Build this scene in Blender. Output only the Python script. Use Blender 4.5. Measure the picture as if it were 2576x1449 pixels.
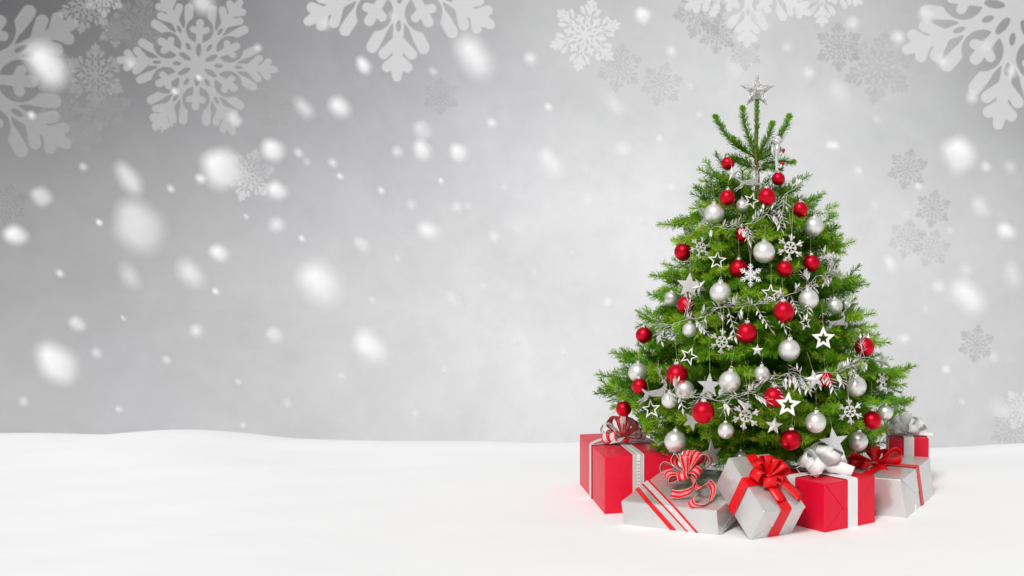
import bpy, bmesh, math, random
import numpy as np
from mathutils import Vector, Matrix, Euler

# ------------------------------------------------------------------ scene, camera, world, sun
for o in list(bpy.data.objects): bpy.data.objects.remove(o)
SC = bpy.context.scene
COL = SC.collection
random.seed(7)
RNG = np.random.default_rng(7)

EYE, F, CX, CY, W = 0.85, 2700.0, 1905.0, 711.0, 2576.0   # eye height (m); focal length, principal point, width (px)
TREE_Y = 4.3

cam = bpy.data.cameras.new('camera'); camo = bpy.data.objects.new('camera', cam); COL.objects.link(camo)
camo.location = (0, 0, EYE); camo.rotation_euler = (math.pi/2, 0, 0)
cam.sensor_width = 36; cam.lens = F/W*36
cam.shift_x = -(CX-W/2)/W; cam.shift_y = -(1449/2-CY)/W
cam.clip_start = 0.02; cam.clip_end = 2000
cam.dof.use_dof = True; cam.dof.focus_distance = 4.0; cam.dof.aperture_fstop = 3.1
SC.camera = camo

SC.view_settings.view_transform = 'Standard'; SC.view_settings.look = 'None'
SC.view_settings.gamma = 1; SC.view_settings.use_curve_mapping = False
EXPO = 0.68
SC.view_settings.exposure = EXPO
try:
    SC.cycles.transparent_max_bounces = 16; SC.cycles.max_bounces = 8
except Exception: pass

SUN_DIR = Vector((0.26, 0.84, -0.80)).normalized()      # the way the light travels
sun = bpy.data.lights.new('sun', 'SUN'); suno = bpy.data.objects.new('sun', sun); COL.objects.link(suno)
sun.energy = 1.5; sun.angle = math.radians(16); sun.color = (1, .985, .96)
suno.rotation_euler = SUN_DIR.to_track_quat('-Z', 'Y').to_euler()
suno.location = (-3, -4, 6)

wd = bpy.data.worlds.new('World'); SC.world = wd; wd.use_nodes = True
wn = wd.node_tree; wn.nodes.clear()
def wnode(t, **k):
    n = wn.nodes.new(t)
    for a, b in k.items(): setattr(n, a, b)
    return n
def wm(op, a, b=None):
    n = wnode('ShaderNodeMath', operation=op)
    for i, v in enumerate((a, b)):
        if v is None: continue
        if isinstance(v, (int, float)): n.inputs[i].default_value = v
        else: wn.links.new(v, n.inputs[i])
    return n.outputs[0]
tc = wnode('ShaderNodeTexCoord'); sx = wnode('ShaderNodeSeparateXYZ'); wn.links.new(tc.outputs['Generated'], sx.inputs[0])
az = wm('ARCTAN2', sx.outputs[0], sx.outputs[1]); el = wm('ARCSINE', sx.outputs[2])
def gauss(a0, sa, e0, se, k):
    q = wm('ADD', wm('POWER', wm('DIVIDE', wm('SUBTRACT', az, a0), sa), 2.0), wm('POWER', wm('DIVIDE', wm('SUBTRACT', el, e0), se), 2.0))
    return wm('MULTIPLY', wm('EXPONENT', wm('MULTIPLY', q, -1.0)), k)
# a bright overcast sky with a thin place behind the tree and darker cloud banks up left and up right
lum = wm('ADD', 0.50, gauss(-.12, .38, .05, .36, .38))
lum = wm('SUBTRACT', lum, gauss(-.67, .60, .262, .255, .445))
lum = wm('SUBTRACT', lum, gauss(.343, .18, .262, .18, .42))
nz = wnode('ShaderNodeTexNoise'); nz.inputs['Scale'].default_value = 7; nz.inputs['Detail'].default_value = 9; nz.inputs['Roughness'].default_value = .68; nz.inputs['Distortion'].default_value = .4
wn.links.new(tc.outputs['Generated'], nz.inputs['Vector'])
lum = wm('MULTIPLY', lum, wm('ADD', .78, wm('MULTIPLY', nz.outputs['Fac'], .44)))
nz3 = wnode('ShaderNodeTexNoise'); nz3.inputs['Scale'].default_value = 55; nz3.inputs['Detail'].default_value = 6; nz3.inputs['Roughness'].default_value = .7
wn.links.new(tc.outputs['Generated'], nz3.inputs['Vector'])
lum = wm('MULTIPLY', lum, wm('ADD', .90, wm('MULTIPLY', nz3.outputs['Fac'], .18)))
nz2 = wnode('ShaderNodeTexNoise'); nz2.inputs['Scale'].default_value = 3.2; nz2.inputs['Detail'].default_value = 3
wn.links.new(tc.outputs['Generated'], nz2.inputs['Vector'])
rmp = wnode('ShaderNodeValToRGB'); rmp.color_ramp.elements[0].position = .45; rmp.color_ramp.elements[1].position = .68
rmp.color_ramp.elements[0].color = (1, 1, 1, 1); rmp.color_ramp.elements[1].color = (.985, .98, 1.012, 1)
wn.links.new(nz2.outputs['Fac'], rmp.inputs[0])
cloud = wnode('ShaderNodeMix', data_type='RGBA', blend_type='MULTIPLY'); cloud.inputs[0].default_value = 1
wn.links.new(rmp.outputs[0], cloud.inputs[6]); wn.links.new(lum, cloud.inputs[7])
sky = wnode('ShaderNodeTexSky'); sky.sky_type = 'NISHITA'; sky.sun_disc = False
sky.sun_elevation = math.asin(-SUN_DIR.z); sky.sun_rotation = math.atan2(-SUN_DIR.x, -SUN_DIR.y)
hs = wnode('ShaderNodeHueSaturation'); hs.inputs['Saturation'].default_value = .25; hs.inputs['Value'].default_value = .1
wn.links.new(sky.outputs[0], hs.inputs['Color'])
mx = wnode('ShaderNodeMix', data_type='RGBA'); mx.inputs[0].default_value = .96
wn.links.new(hs.outputs[0], mx.inputs[6]); wn.links.new(cloud.outputs[2], mx.inputs[7])
bg = wnode('ShaderNodeBackground'); bg.inputs[1].default_value = .64
wn.links.new(mx.outputs[2], bg.inputs[0])
wo = wnode('ShaderNodeOutputWorld'); wn.links.new(bg.outputs[0], wo.inputs[0])

# ------------------------------------------------------------------ helpers
def at(x, y, d):                       # a pixel of the 2576 px wide photograph, at distance d (m) -> point
    return np.array([(x-CX)*d/F, d, EYE-(y-CY)*d/F])

class MB:
    def __init__(s): s.v = []; s.f = []; s.m = []
    def add(s, vs, fs, mi=0):
        b = len(s.v); s.v += [tuple(map(float, p)) for p in vs]
        s.f += [tuple(i+b for i in f) for f in fs]; s.m += [mi]*len(fs); return b
    def tube(s, pts, r, n=6, mi=0, cap=True):
        pts = [np.array(p, float) for p in pts]; N = len(pts)
        rs = r if hasattr(r, '__len__') else [r]*N
        t0 = pts[1]-pts[0]; t0 /= np.linalg.norm(t0)+1e-12
        u = np.cross(t0, [0, 0, 1.]);
        if np.linalg.norm(u) < .1: u = np.cross(t0, [0, 1., 0])
        u /= np.linalg.norm(u); vs = []
        for i in range(N):
            t = pts[min(i+1, N-1)]-pts[max(i-1, 0)]; t /= np.linalg.norm(t)+1e-12
            u = u-t*np.dot(u, t); u /= np.linalg.norm(u)+1e-12; w = np.cross(t, u)
            for k in range(n):
                a = 2*math.pi*k/n; vs.append(pts[i]+rs[i]*(math.cos(a)*u+math.sin(a)*w))
        fs = [(i*n+k, i*n+(k+1) % n, (i+1)*n+(k+1) % n, (i+1)*n+k) for i in range(N-1) for k in range(n)]
        if cap: fs += [tuple(range(n-1, -1, -1)), tuple((N-1)*n+k for k in range(n))]
        s.add(vs, fs, mi)
    def lathe(s, prof, n=16, mi=0):
        vs = []; fs = []
        for (r, z) in prof:
            for k in range(n): a = 2*math.pi*k/n; vs.append((r*math.cos(a), r*math.sin(a), z))
        for i in range(len(prof)-1):
            for k in range(n): fs.append((i*n+k, i*n+(k+1) % n, (i+1)*n+(k+1) % n, (i+1)*n+k))
        fs += [tuple(range(n-1, -1, -1)), tuple((len(prof)-1)*n+k for k in range(n))]
        s.add(vs, fs, mi)
    def prism(s, poly, t, mi=0):          # poly in x,z ; extruded along y, centred
        n = len(poly)
        vs = [(p[0], -t/2, p[1]) for p in poly]+[(p[0], t/2, p[1]) for p in poly]
        s.add(vs, [tuple(range(n)), tuple(range(2*n-1, n-1, -1))]+[(i, i+n, (i+1) % n+n, (i+1) % n) for i in range(n)], mi)
    def mesh(s, name, mats, smooth=False):
        me = bpy.data.meshes.new(name); me.from_pydata(s.v, [], s.f)
        for m in (mats if isinstance(mats, (list, tuple)) else [mats]): me.materials.append(m)
        if any(s.m): me.polygons.foreach_set('material_index', s.m)
        if smooth: me.polygons.foreach_set('use_smooth', [True]*len(s.f))
        bm = bmesh.new(); bm.from_mesh(me); bmesh.ops.recalc_face_normals(bm, faces=bm.faces); bm.to_mesh(me); bm.free()
        me.update(); return me

def obj(name, me, parent=None, loc=(0, 0, 0), rot=(0, 0, 0), scale=None):
    o = bpy.data.objects.new(name, me); COL.objects.link(o); o.parent = parent
    o.location = tuple(map(float, loc)); o.rotation_euler = rot
    if scale is not None: o.scale = (scale,)*3 if not hasattr(scale, '__len__') else scale
    return o
def tag(o, label=None, cat=None, group=None, kind=None):
    if label: o['label'] = label
    if cat: o['category'] = cat
    if group: o['group'] = group
    if kind: o['kind'] = kind
    return o

# ------------------------------------------------------------------ materials
def mat(name, col=(.5,)*3, rough=.5, metal=0., noise=None, bump=None, spec=.5, trans=0., coat=0., sheen=0., alpha=None, vor=None):
    m = bpy.data.materials.new(name); m.use_nodes = True; nt = m.node_tree; N = nt.nodes; Lk = nt.links
    b = N['Principled BSDF']; b.inputs['Base Color'].default_value = (*col, 1); b.inputs['Roughness'].default_value = rough
    b.inputs['Metallic'].default_value = metal; b.inputs['Specular IOR Level'].default_value = spec
    b.inputs['Coat Weight'].default_value = coat; b.inputs['Coat Roughness'].default_value = .28; b.inputs['Sheen Weight'].default_value = sheen
    tcn = N.new('ShaderNodeTexCoord')
    if noise:
        sc, lo, hi = noise
        n = N.new('ShaderNodeTexNoise'); n.inputs['Scale'].default_value = sc; n.inputs['Detail'].default_value = 5
        Lk.new(tcn.outputs['Object'], n.inputs['Vector'])
        r = N.new('ShaderNodeMapRange'); r.inputs[1].default_value = .3; r.inputs[2].default_value = .7; r.inputs[3].default_value = lo; r.inputs[4].default_value = hi
        Lk.new(n.outputs['Fac'], r.inputs[0])
        mu = N.new('ShaderNodeMix'); mu.data_type = 'RGBA'; mu.blend_type = 'MULTIPLY'; mu.inputs[0].default_value = 1; mu.inputs[6].default_value = (*col, 1)
        Lk.new(r.outputs[0], mu.inputs[7]); Lk.new(mu.outputs[2], b.inputs['Base Color'])
    if vor:
        sc, lo, hi = vor
        v = N.new('ShaderNodeTexVoronoi'); v.inputs['Scale'].default_value = sc; Lk.new(tcn.outputs['Object'], v.inputs['Vector'])
        sp = N.new('ShaderNodeSeparateColor'); Lk.new(v.outputs['Color'], sp.inputs[0])
        r = N.new('ShaderNodeMapRange'); r.inputs[3].default_value = lo; r.inputs[4].default_value = hi; Lk.new(sp.outputs[0], r.inputs[0])
        mu = N.new('ShaderNodeMix'); mu.data_type = 'RGBA'; mu.blend_type = 'MULTIPLY'; mu.inputs[0].default_value = 1; mu.inputs[6].default_value = (*col, 1)
        Lk.new(r.outputs[0], mu.inputs[7]); Lk.new(mu.outputs[2], b.inputs['Base Color'])
    if bump:
        sc, st, dist = bump
        n = N.new('ShaderNodeTexNoise'); n.inputs['Scale'].default_value = sc; n.inputs['Detail'].default_value = 6
        Lk.new(tcn.outputs['Object'], n.inputs['Vector'])
        bp = N.new('ShaderNodeBump'); bp.inputs['Strength'].default_value = st; bp.inputs['Distance'].default_value = dist
        Lk.new(n.outputs['Fac'], bp.inputs['Height']); Lk.new(bp.outputs[0], b.inputs['Normal'])
    out = N['Material Output']; sh = b.outputs[0]
    if trans:
        t = N.new('ShaderNodeBsdfTranslucent'); t.inputs[0].default_value = (*col, 1)
        if b.inputs['Base Color'].links: Lk.new(b.inputs['Base Color'].links[0].from_socket, t.inputs[0])
        x = N.new('ShaderNodeMixShader'); x.inputs[0].default_value = trans; Lk.new(sh, x.inputs[1]); Lk.new(t.outputs[0], x.inputs[2]); sh = x.outputs[0]
    if alpha is not None:
        t = N.new('ShaderNodeBsdfTransparent'); x = N.new('ShaderNodeMixShader'); x.inputs[0].default_value = alpha
        Lk.new(t.outputs[0], x.inputs[1]); Lk.new(sh, x.inputs[2]); sh = x.outputs[0]
    Lk.new(sh, out.inputs[0])
    return m

M_snow = mat('snow', (.93, .933, .94), .8, noise=(1.3, .985, 1.0), bump=(3.0, .24, .03), spec=.15)
M_redball = mat('red_satin_glass', (.66, .003, .020), .34, .82, bump=(400, .05, .0005))
M_silball = mat('silver_satin_glass', (.84, .825, .80), .36, .72, bump=(400, .05, .0005))
M_cap = mat('cap_metal', (.86, .86, .87), .22, 1.)
M_thread = mat('thread', (.50, .44, .30), .6)
M_silver = mat('silver_plastic', (.72, .70, .68), .42, .45, bump=(120, .3, .002))
M_white = mat('white_star_paint', (.84, .83, .79), .5)
M_glit = mat('silver_glitter', (.86, .86, .87), .35, .6, vor=(420, .45, 1.1), bump=(900, .6, .001))
M_foil = mat('crackled_foil', (.90, .88, .86), .30, .45, noise=(4.5, .42, 1.1), bump=(7, .6, .05))
M_bark = mat('bark', (.17, .10, .045), .9, noise=(60, .6, 1.3), bump=(90, .6, .004))
M_twig = mat('young_twig', (.19, .13, .03), .8)
M_bud = mat('bud', (.42, .15, .035), .6)
M_redpaper = mat('red_paper', (.74, .002, .030), .5, spec=.22, bump=(7, .5, .010), noise=(7, .93, 1.05), coat=.25)
M_silpaper = mat('silver_paper', (.68, .67, .655), .28, .55, bump=(7, .6, .012), noise=(6, .94, 1.05), coat=.35)
M_redsatin = mat('red_satin_ribbon', (.86, .003, .010), .34, trans=.12, spec=.4)
M_whitesatin = mat('white_satin_ribbon', (.96, .955, .945), .6, trans=.2)
M_sheer = mat('sheer_silver_ribbon', (.93, .90, .90), .36, .1, trans=.18, noise=(120, .8, 1.1), alpha=.8)
M_sheerpink = mat('sheer_white_on_red', (.90, .33, .35), .42, trans=.15, noise=(90, .6, 1.3))
M_greyrib = mat('grey_ribbon', (.56, .55, .54), .5, noise=(200, .9, 1.1))
M_paleedge = mat('pale_ribbon_edge', (.80, .78, .75), .5)
M_chev = mat('dark_chevron_print', (.12, .12, .13), .5)
M_flake = mat('fresh_snow_clump', (.97, .97, .975), .9, spec=.1, trans=.5)
M_flakef = mat('loose_snow_clump', (.93, .93, .94), .9, spec=.1, trans=.5, alpha=.55)
M_wire = mat('wire', (.75, .75, .76), .3, .9)
def frost(name, g, a): return mat(name, (g, g, g*1.01), .8, spec=.1, alpha=a)
M_fr = {'light': frost('frosted_film', .50, .52), 'mid': frost('frosted_film_grey', .40, .42), 'dim': frost('frosted_film_dim', .36, .16), 'pale': frost('frosted_film_pale', .80, .34), 'soft': frost('frosted_film_soft', .72, .40), 'dark': frost('frosted_film_dark', .36, .26)}

def needle_mat():
    m = bpy.data.materials.new('fir_needle'); m.use_nodes = True; nt = m.node_tree; N = nt.nodes; L = nt.links
    b = N['Principled BSDF']; b.inputs['Roughness'].default_value = .42; b.inputs['Specular IOR Level'].default_value = .4
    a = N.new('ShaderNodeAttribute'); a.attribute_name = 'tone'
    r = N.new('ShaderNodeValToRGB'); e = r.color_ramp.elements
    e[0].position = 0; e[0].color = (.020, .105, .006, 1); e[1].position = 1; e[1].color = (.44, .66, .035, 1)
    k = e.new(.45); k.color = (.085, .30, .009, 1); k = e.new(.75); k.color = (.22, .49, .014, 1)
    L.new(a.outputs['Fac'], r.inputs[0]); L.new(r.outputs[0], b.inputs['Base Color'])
    t = N.new('ShaderNodeBsdfTranslucent'); L.new(r.outputs[0], t.inputs[0])
    x = N.new('ShaderNodeMixShader'); x.inputs[0].default_value = .36; L.new(b.outputs[0], x.inputs[1]); L.new(t.outputs[0], x.inputs[2])
    L.new(x.outputs[0], N['Material Output'].inputs[0]); return m
M_needle = needle_mat()

# ------------------------------------------------------------------ the snow field: flat by the camera, a crest behind the tree, then a long fall
CREST = 5.75
cpx = [-900, -500, -200, 0, 90, 180, 300, 400, 520, 640, 800, 1000, 1150, 1300, 1455, 1700, 2000, 2350, 2450, 2576, 2900, 3400]
cpy = [1105, 1090, 1094, 1093, 1096, 1098, 1086, 1083, 1093, 1107, 1113, 1115, 1114, 1120, 1118, 1124, 1132, 1134, 1131, 1122, 1112, 1118]
cxm = [(x-CX)*CREST/F for x in cpx]; czm = [EYE-(y+8-CY)*CREST/F for y in cpy]
def sm(t): t = np.clip(t, 0, 1); return t*t*(3-2*t)
def spl(x):
    xs = np.linspace(cxm[0], cxm[-1], 400); ys = np.interp(xs, cxm, czm)
    k = np.hanning(15); k /= k.sum(); ys = np.convolve(np.pad(ys, 7, 'edge'), k, 'valid')
    return np.interp(x, xs, ys)
def ground_z(x, y):
    zc = spl(x)
    near = .016*np.sin(x*1.7+.6)*np.sin(y*1.3+1)+.007*np.sin(x*3.9+y*2.2)+.003*np.sin(x*9.1-y*5.7)*np.sin(y*7.3+x*2)
    near = near*sm((np.hypot(x, y-4.1)-1.0)/1.2)
    z = near*(1-sm((y-4.9)/.8))+zc*sm((y-4.75)/1.0)
    b = np.maximum(y-CREST, 0)
    return z-np.where(b < 1.2, .19*b*b, .19*1.44+.456*(b-1.2))
gx = np.unique(np.concatenate([np.linspace(-9, 5, 150), -9-np.geomspace(.2, 120, 26), 5+np.geomspace(.2, 120, 26)]))
gy = np.unique(np.concatenate([np.linspace(1.5, 8.2, 110), 1.5-np.geomspace(.15, 60, 24), 8.2+np.geomspace(.2, 120, 26)]))
X, Y = np.meshgrid(gx, gy); Z = ground_z(X, Y)
nx, ny = len(gx), len(gy)
me = bpy.data.meshes.new('snow_ground')
q = np.arange(nx*ny).reshape(ny, nx)
me.from_pydata(np.stack([X, Y, Z], -1).reshape(-1, 3).tolist(), [], np.stack([q[:-1, :-1], q[:-1, 1:], q[1:, 1:], q[1:, :-1]], -1).reshape(-1, 4).tolist())
me.polygons.foreach_set('use_smooth', [True]*len(me.polygons)); me.materials.append(M_snow)
tag(obj('snow_ground', me), kind='structure')

# ------------------------------------------------------------------ ornament places, needed before the tree so that no twig grows through them
prof_z = [-.1, .15, .246, .342, .437, .58, .724, .90, 1.075, 1.20, 1.298, 1.36, 1.5]
prof_r = [.40, .46, .56, .62, .645, .55, .48, .385, .325, .265, .20, .07, .03]
def rad(z): return float(np.interp(z, prof_z, prof_r))
def front(x, y, f=.88):
    d = TREE_Y-.3
    for _ in range(12):
        p = at(x, y, d); re = rad(p[2])*f
        d = .5*d+.5*(TREE_Y-math.sqrt(max(re*re-p[0]**2, (.22*re)**2)))
    return d
OCC = []
def spot(x, y, rpx, off=0., f=.88, occ=1.0):
    d = front(x, y, f)+off
    if occ: OCC.append((x, y, rpx*occ+2, d+.02))
    return at(x, y, d), rpx*d/F

RED = [ # px, py, radius px, depth offset, label
 (1831,411,17,.0,'highest red bauble, above a spruce branch left of the upright top shoots'),
 (1958,450,17,.05,'small red bauble half hidden behind a twig right of the upper reindeer'),
 (1830,497,20,-.02,'red bauble directly above and right of the topmost large silver bauble'),
 (1929,495,23,-.055,'red bauble behind the leafy silver garland near the treetop'),
 (2013,527,20,-.02,'red bauble with silver cap at the right end of the top garland'),
 (1868,590,20,.02,'red bauble crossed by silver leaf sprigs in the upper middle'),
 (1719,634,23,-.0,'dark red bauble at the left edge beside a curly silver snowflake'),
 (1858,676,24,.02,'red bauble partly covered by the crisp white snowflake'),
 (1974,676,21,-.03,'red bauble hanging just below the upper right curly snowflake'),
 (2041,662,22,.0,'dark red bauble at the right with a twig tip across it'),
 (1724,767,22,-.02,'red bauble with a silver leaf sprig across it, under the overlapping stars'),
 (1972,784,27,-.085,'large red bauble under the middle garland, right of centre'),
 (1878,838,27,-.04,'large red bauble at the centre of the tree, above the tiny white star'),
 (1620,843,21,-.04,'red bauble at the left edge of the tree, half under the garland end'),
 (2175,873,25,-.06,'red bauble at the right edge under a bunch of silver sprigs'),
 (1703,943,28,-.02,'large red bauble above a silver one at the lower left'),
 (1609,971,20,-.02,'small red bauble overlapping a silver bauble beside the lower left reindeer'),
 (2077,955,20,-.02,'red bauble behind the tilted white starfish star at the right'),
 (1946,999,27,-.05,'red bauble touched by the upper left arm of the broad open white star'),
 (1769,1037,29,-.08,'largest red bauble low on the tree, right of the small silver one'),
 (1569,1028,20,.03,'red bauble behind needles at the lower left tip, above the red gift bow'),
 (2194,1057,24,-.03,'red bauble on a long thread at the lower right'),
 (1989,1106,27,-.02,'lowest red bauble, over the silver box with the red bow'),
]
SIL = [
 (1797,538,26,-.02,'topmost large silver bauble at the upper left beside a glittering star'),
 (2047,570,26,-.01,'silver bauble at the upper right edge below a red one'),
 (1922,634,28,-.05,'large silver bauble without visible cap in the upper middle'),
 (1690,752,20,.04,'silver bauble at the left edge behind a red one'),
 (1813,737,28,-.04,'large silver bauble hanging on a long thread left of the open star'),
 (2034,753,26,-.05,'silver bauble with a silver leaf bunch over its cap at the right'),
 (1735,830,19,-.03,'small silver bauble hanging from the left part of the middle garland'),
 (2100,770,20,.03,'dull silver bauble behind the antlers of the right reindeer'),
 (1985,881,28,-.04,'large silver bauble right of the tiny white star'),
 (1605,937,25,.02,'grey silver bauble at the left edge above a small red one'),
 (1916,940,20,-.03,'small silver bauble under the tiny white star'),
 (1836,960,28,-.04,'large silver bauble right of the tall glitter star'),
 (1722,981,25,.03,'silver bauble tucked behind and below a large red bauble at the left'),
 (1684,1007,20,-.05,'small silver bauble in front of the lower left reindeer'),
 (2154,972,26,-.02,'silver bauble under the right end of the lowest garland'),
 (1826,1083,21,-.03,'small silver bauble low in the middle, left of a curly snowflake'),
 (1699,1110,28,-.02,'large silver bauble hanging beside the big red gift box'),
 (2052,1062,27,-.03,'large silver bauble low on the right beside the broad open star'),
 (2159,1110,25,.01,'silver bauble behind the red bow, touching the large glitter star'),
 (2227,1037,20,.03,'silver bauble at the right edge behind a red one'),
 (2128,765,12,.10,'tiny far silver bauble at the right edge beside the right reindeer'),
 (1868,517,17,.06,'dim silver bauble deep in the tree between two upper red ones'),
 (1862,1152,19,.10,'silver bauble of which only the cap shows over the tilted silver gift'),
]
for (x, y, r, off, l) in RED+SIL: d = front(x, y)+off; OCC.append((x, y, r*1.02+2, d+.02))
STARS = [ # px,py,R px,type,tilt deg,yaw deg,off,label
 (1843,437,20,'solid',-8,25,-.02,'small silver faceted star under the highest red bauble'),
 (1890,505,22,'open',18,20,-.02,'thin open star between the two upper red baubles'),
 (2062,538,24,'open',10,-15,.06,'faint thin open star behind the upper right silver bauble'),
 (1782,545,30,'glitter',10,10,.06,'glittering star half hidden behind the topmost large silver bauble'),
 (1804,655,25,'open',4,5,-.03,'open white star in the upper left, beside a curly snowflake'),
 (1733,718,33,'flat',5,10,-.01,'flat white star overlapping a starfish-like one at the left'),
 (1760,722,24,'solid',-28,25,.03,'puffy starfish-like star overlapped by a flat white star at the left'),
 (1938,738,25,'open',4,-5,-.03,'open white star left of the silver bauble in the middle right'),
 (2026,812,20,'open',-12,35,.0,'small turned open star below a silver bauble at the middle right'),
 (2071,851,31,'wide',0,0,-.04,'broad open white star on the right, alone on green needles'),
 (1733,896,25,'open',22,-5,-.03,'open white star at the left, tipped to one side above a red bauble'),
 (1905,881,16,'solid',3,0,-.05,'tiny white solid star right under the central red bauble'),
 (1784,970,32,'glitter',3,8,-.03,'tall glitter star left of a large silver bauble, lower middle'),
 (2050,954,26,'solid',-14,10,-.075,'tilted white starfish star in front of a red bauble'),
 (1982,1018,33,'wide',4,0,-.10,'broad open white star overlapping a red bauble, low in the middle'),
 (1638,1029,25,'open',-6,0,-.04,'open white star under the lower left reindeer'),
 (1741,1058,26,'flat',30,30,.0,'turned silver star peeking out behind the largest red bauble'),
 (1947,1071,24,'solid',8,15,-.04,'puffy silver star above the lowest red bauble'),
 (2098,1112,38,'glitter',-8,0,-.05,'largest glitter star, above the white satin bow'),
 (1790,1143,36,'glitter',-3,48,-.02,'narrow turned glitter star hanging behind the striped red bow'),
 (2222,908,25,'solid',-15,20,.0,'silver faceted star at the right edge under a red bauble'),
]
FLK = [ # px,py,R,kind,rot,yaw,off,label
 (1763,622,31,'curl',12,10,-.04,'curly silver snowflake ornament beside a dark red bauble at the upper left'),
 (1988,623,38,'curl',6,0,-.05,'curly silver snowflake ornament on a forked thread at the upper right'),
 (1888,692,33,'crystal',0,0,-.05,'crisp white glittering snowflake ornament in front of a red bauble'),
 (1816,860,36,'curl',4,5,-.04,'curly silver snowflake ornament at the centre left under the middle garland'),
 (1876,1046,39,'curl',10,-5,-.04,'curly silver snowflake ornament low in the middle, left of the puffy star'),
 (2138,1035,36,'curl',-6,0,-.06,'curly silver snowflake ornament at the lower right beside a red bauble'),
 (2220,955,24,'curl',20,40,.0,'small turned curly snowflake ornament at the right edge below the faceted star'),
]
for L_ in (STARS, FLK):
    for t in L_: d = front(t[0], t[1])+t[6]; OCC.append((t[0], t[1], t[2]*.85, d+.01))
DEER = [(1888,460,.088,-.03,1,'leaping silver reindeer ornament high on the tree, below the upright shoots'),
        (1653,990,.10,-.04,1,'leaping silver reindeer ornament at the lower left above an open star'),
        (2108,813,.072,-.03,1,'silver reindeer ornament at the right edge, below a dull silver bauble')]
for t in DEER:
    d = front(t[0], t[1])+t[3]
    OCC.append((t[0], t[1], 30, d+.01)); OCC.append((t[0]+6, t[1]-28, 20, d+.01))
GAR = [
 [(2000,473),(1975,492),(1952,515),(1925,540),(1898,560),(1865,570),(1830,574),(1795,572)],
 [(2118,708),(2095,690),(2068,690),(2045,705),(2015,728),(1985,745),(1950,758),(1915,768),(1870,768),(1825,773),(1790,785),(1750,802),(1715,808),(1680,815),(1648,830)],
 [(2196,905),(2170,900),(2140,910),(2135,925),(2105,935),(2060,940),(2030,948),(2000,940),(1975,938),(1945,955),(1915,968),(1890,990),(1850,1002),(1800,1006),(1755,1002),(1705,995),(1665,975)],
]
for g in GAR:
    for (x, y) in g: OCC.append((x, y, 13, front(x, y, .9)-.02))
OCC += [(1558,1090,62,4.26), (1600,1115,34,4.2), (2070,1160,58,3.9), (2203,1162,60,4.12), (2278,1080,44,4.5), (1727,1185,70,3.9), (1924,1200,50,3.6)]
OCC = np.array(OCC)

def culled(P):                         # P (n,3): true where a point would stand in front of an ornament
    px = CX+F*P[:, 0]/P[:, 1]; py = CY+F*(EYE-P[:, 2])/P[:, 1]; out = np.zeros(len(P), bool)
    for (x, y, r, d) in OCC: out |= ((px-x)**2+(py-y)**2 < r*r) & (P[:, 1] < d)
    return out

# ------------------------------------------------------------------ the tree
BASE = np.array([0., TREE_Y, 0.])
tree = tag(obj('spruce_tree', None, None, BASE), 'green spruce Christmas tree hung with red and silver ornaments, gifts at its foot', 'tree')
tree.empty_display_size = .2
def unit(v): return v/(np.linalg.norm(v, axis=-1, keepdims=True)+1e-12)

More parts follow.
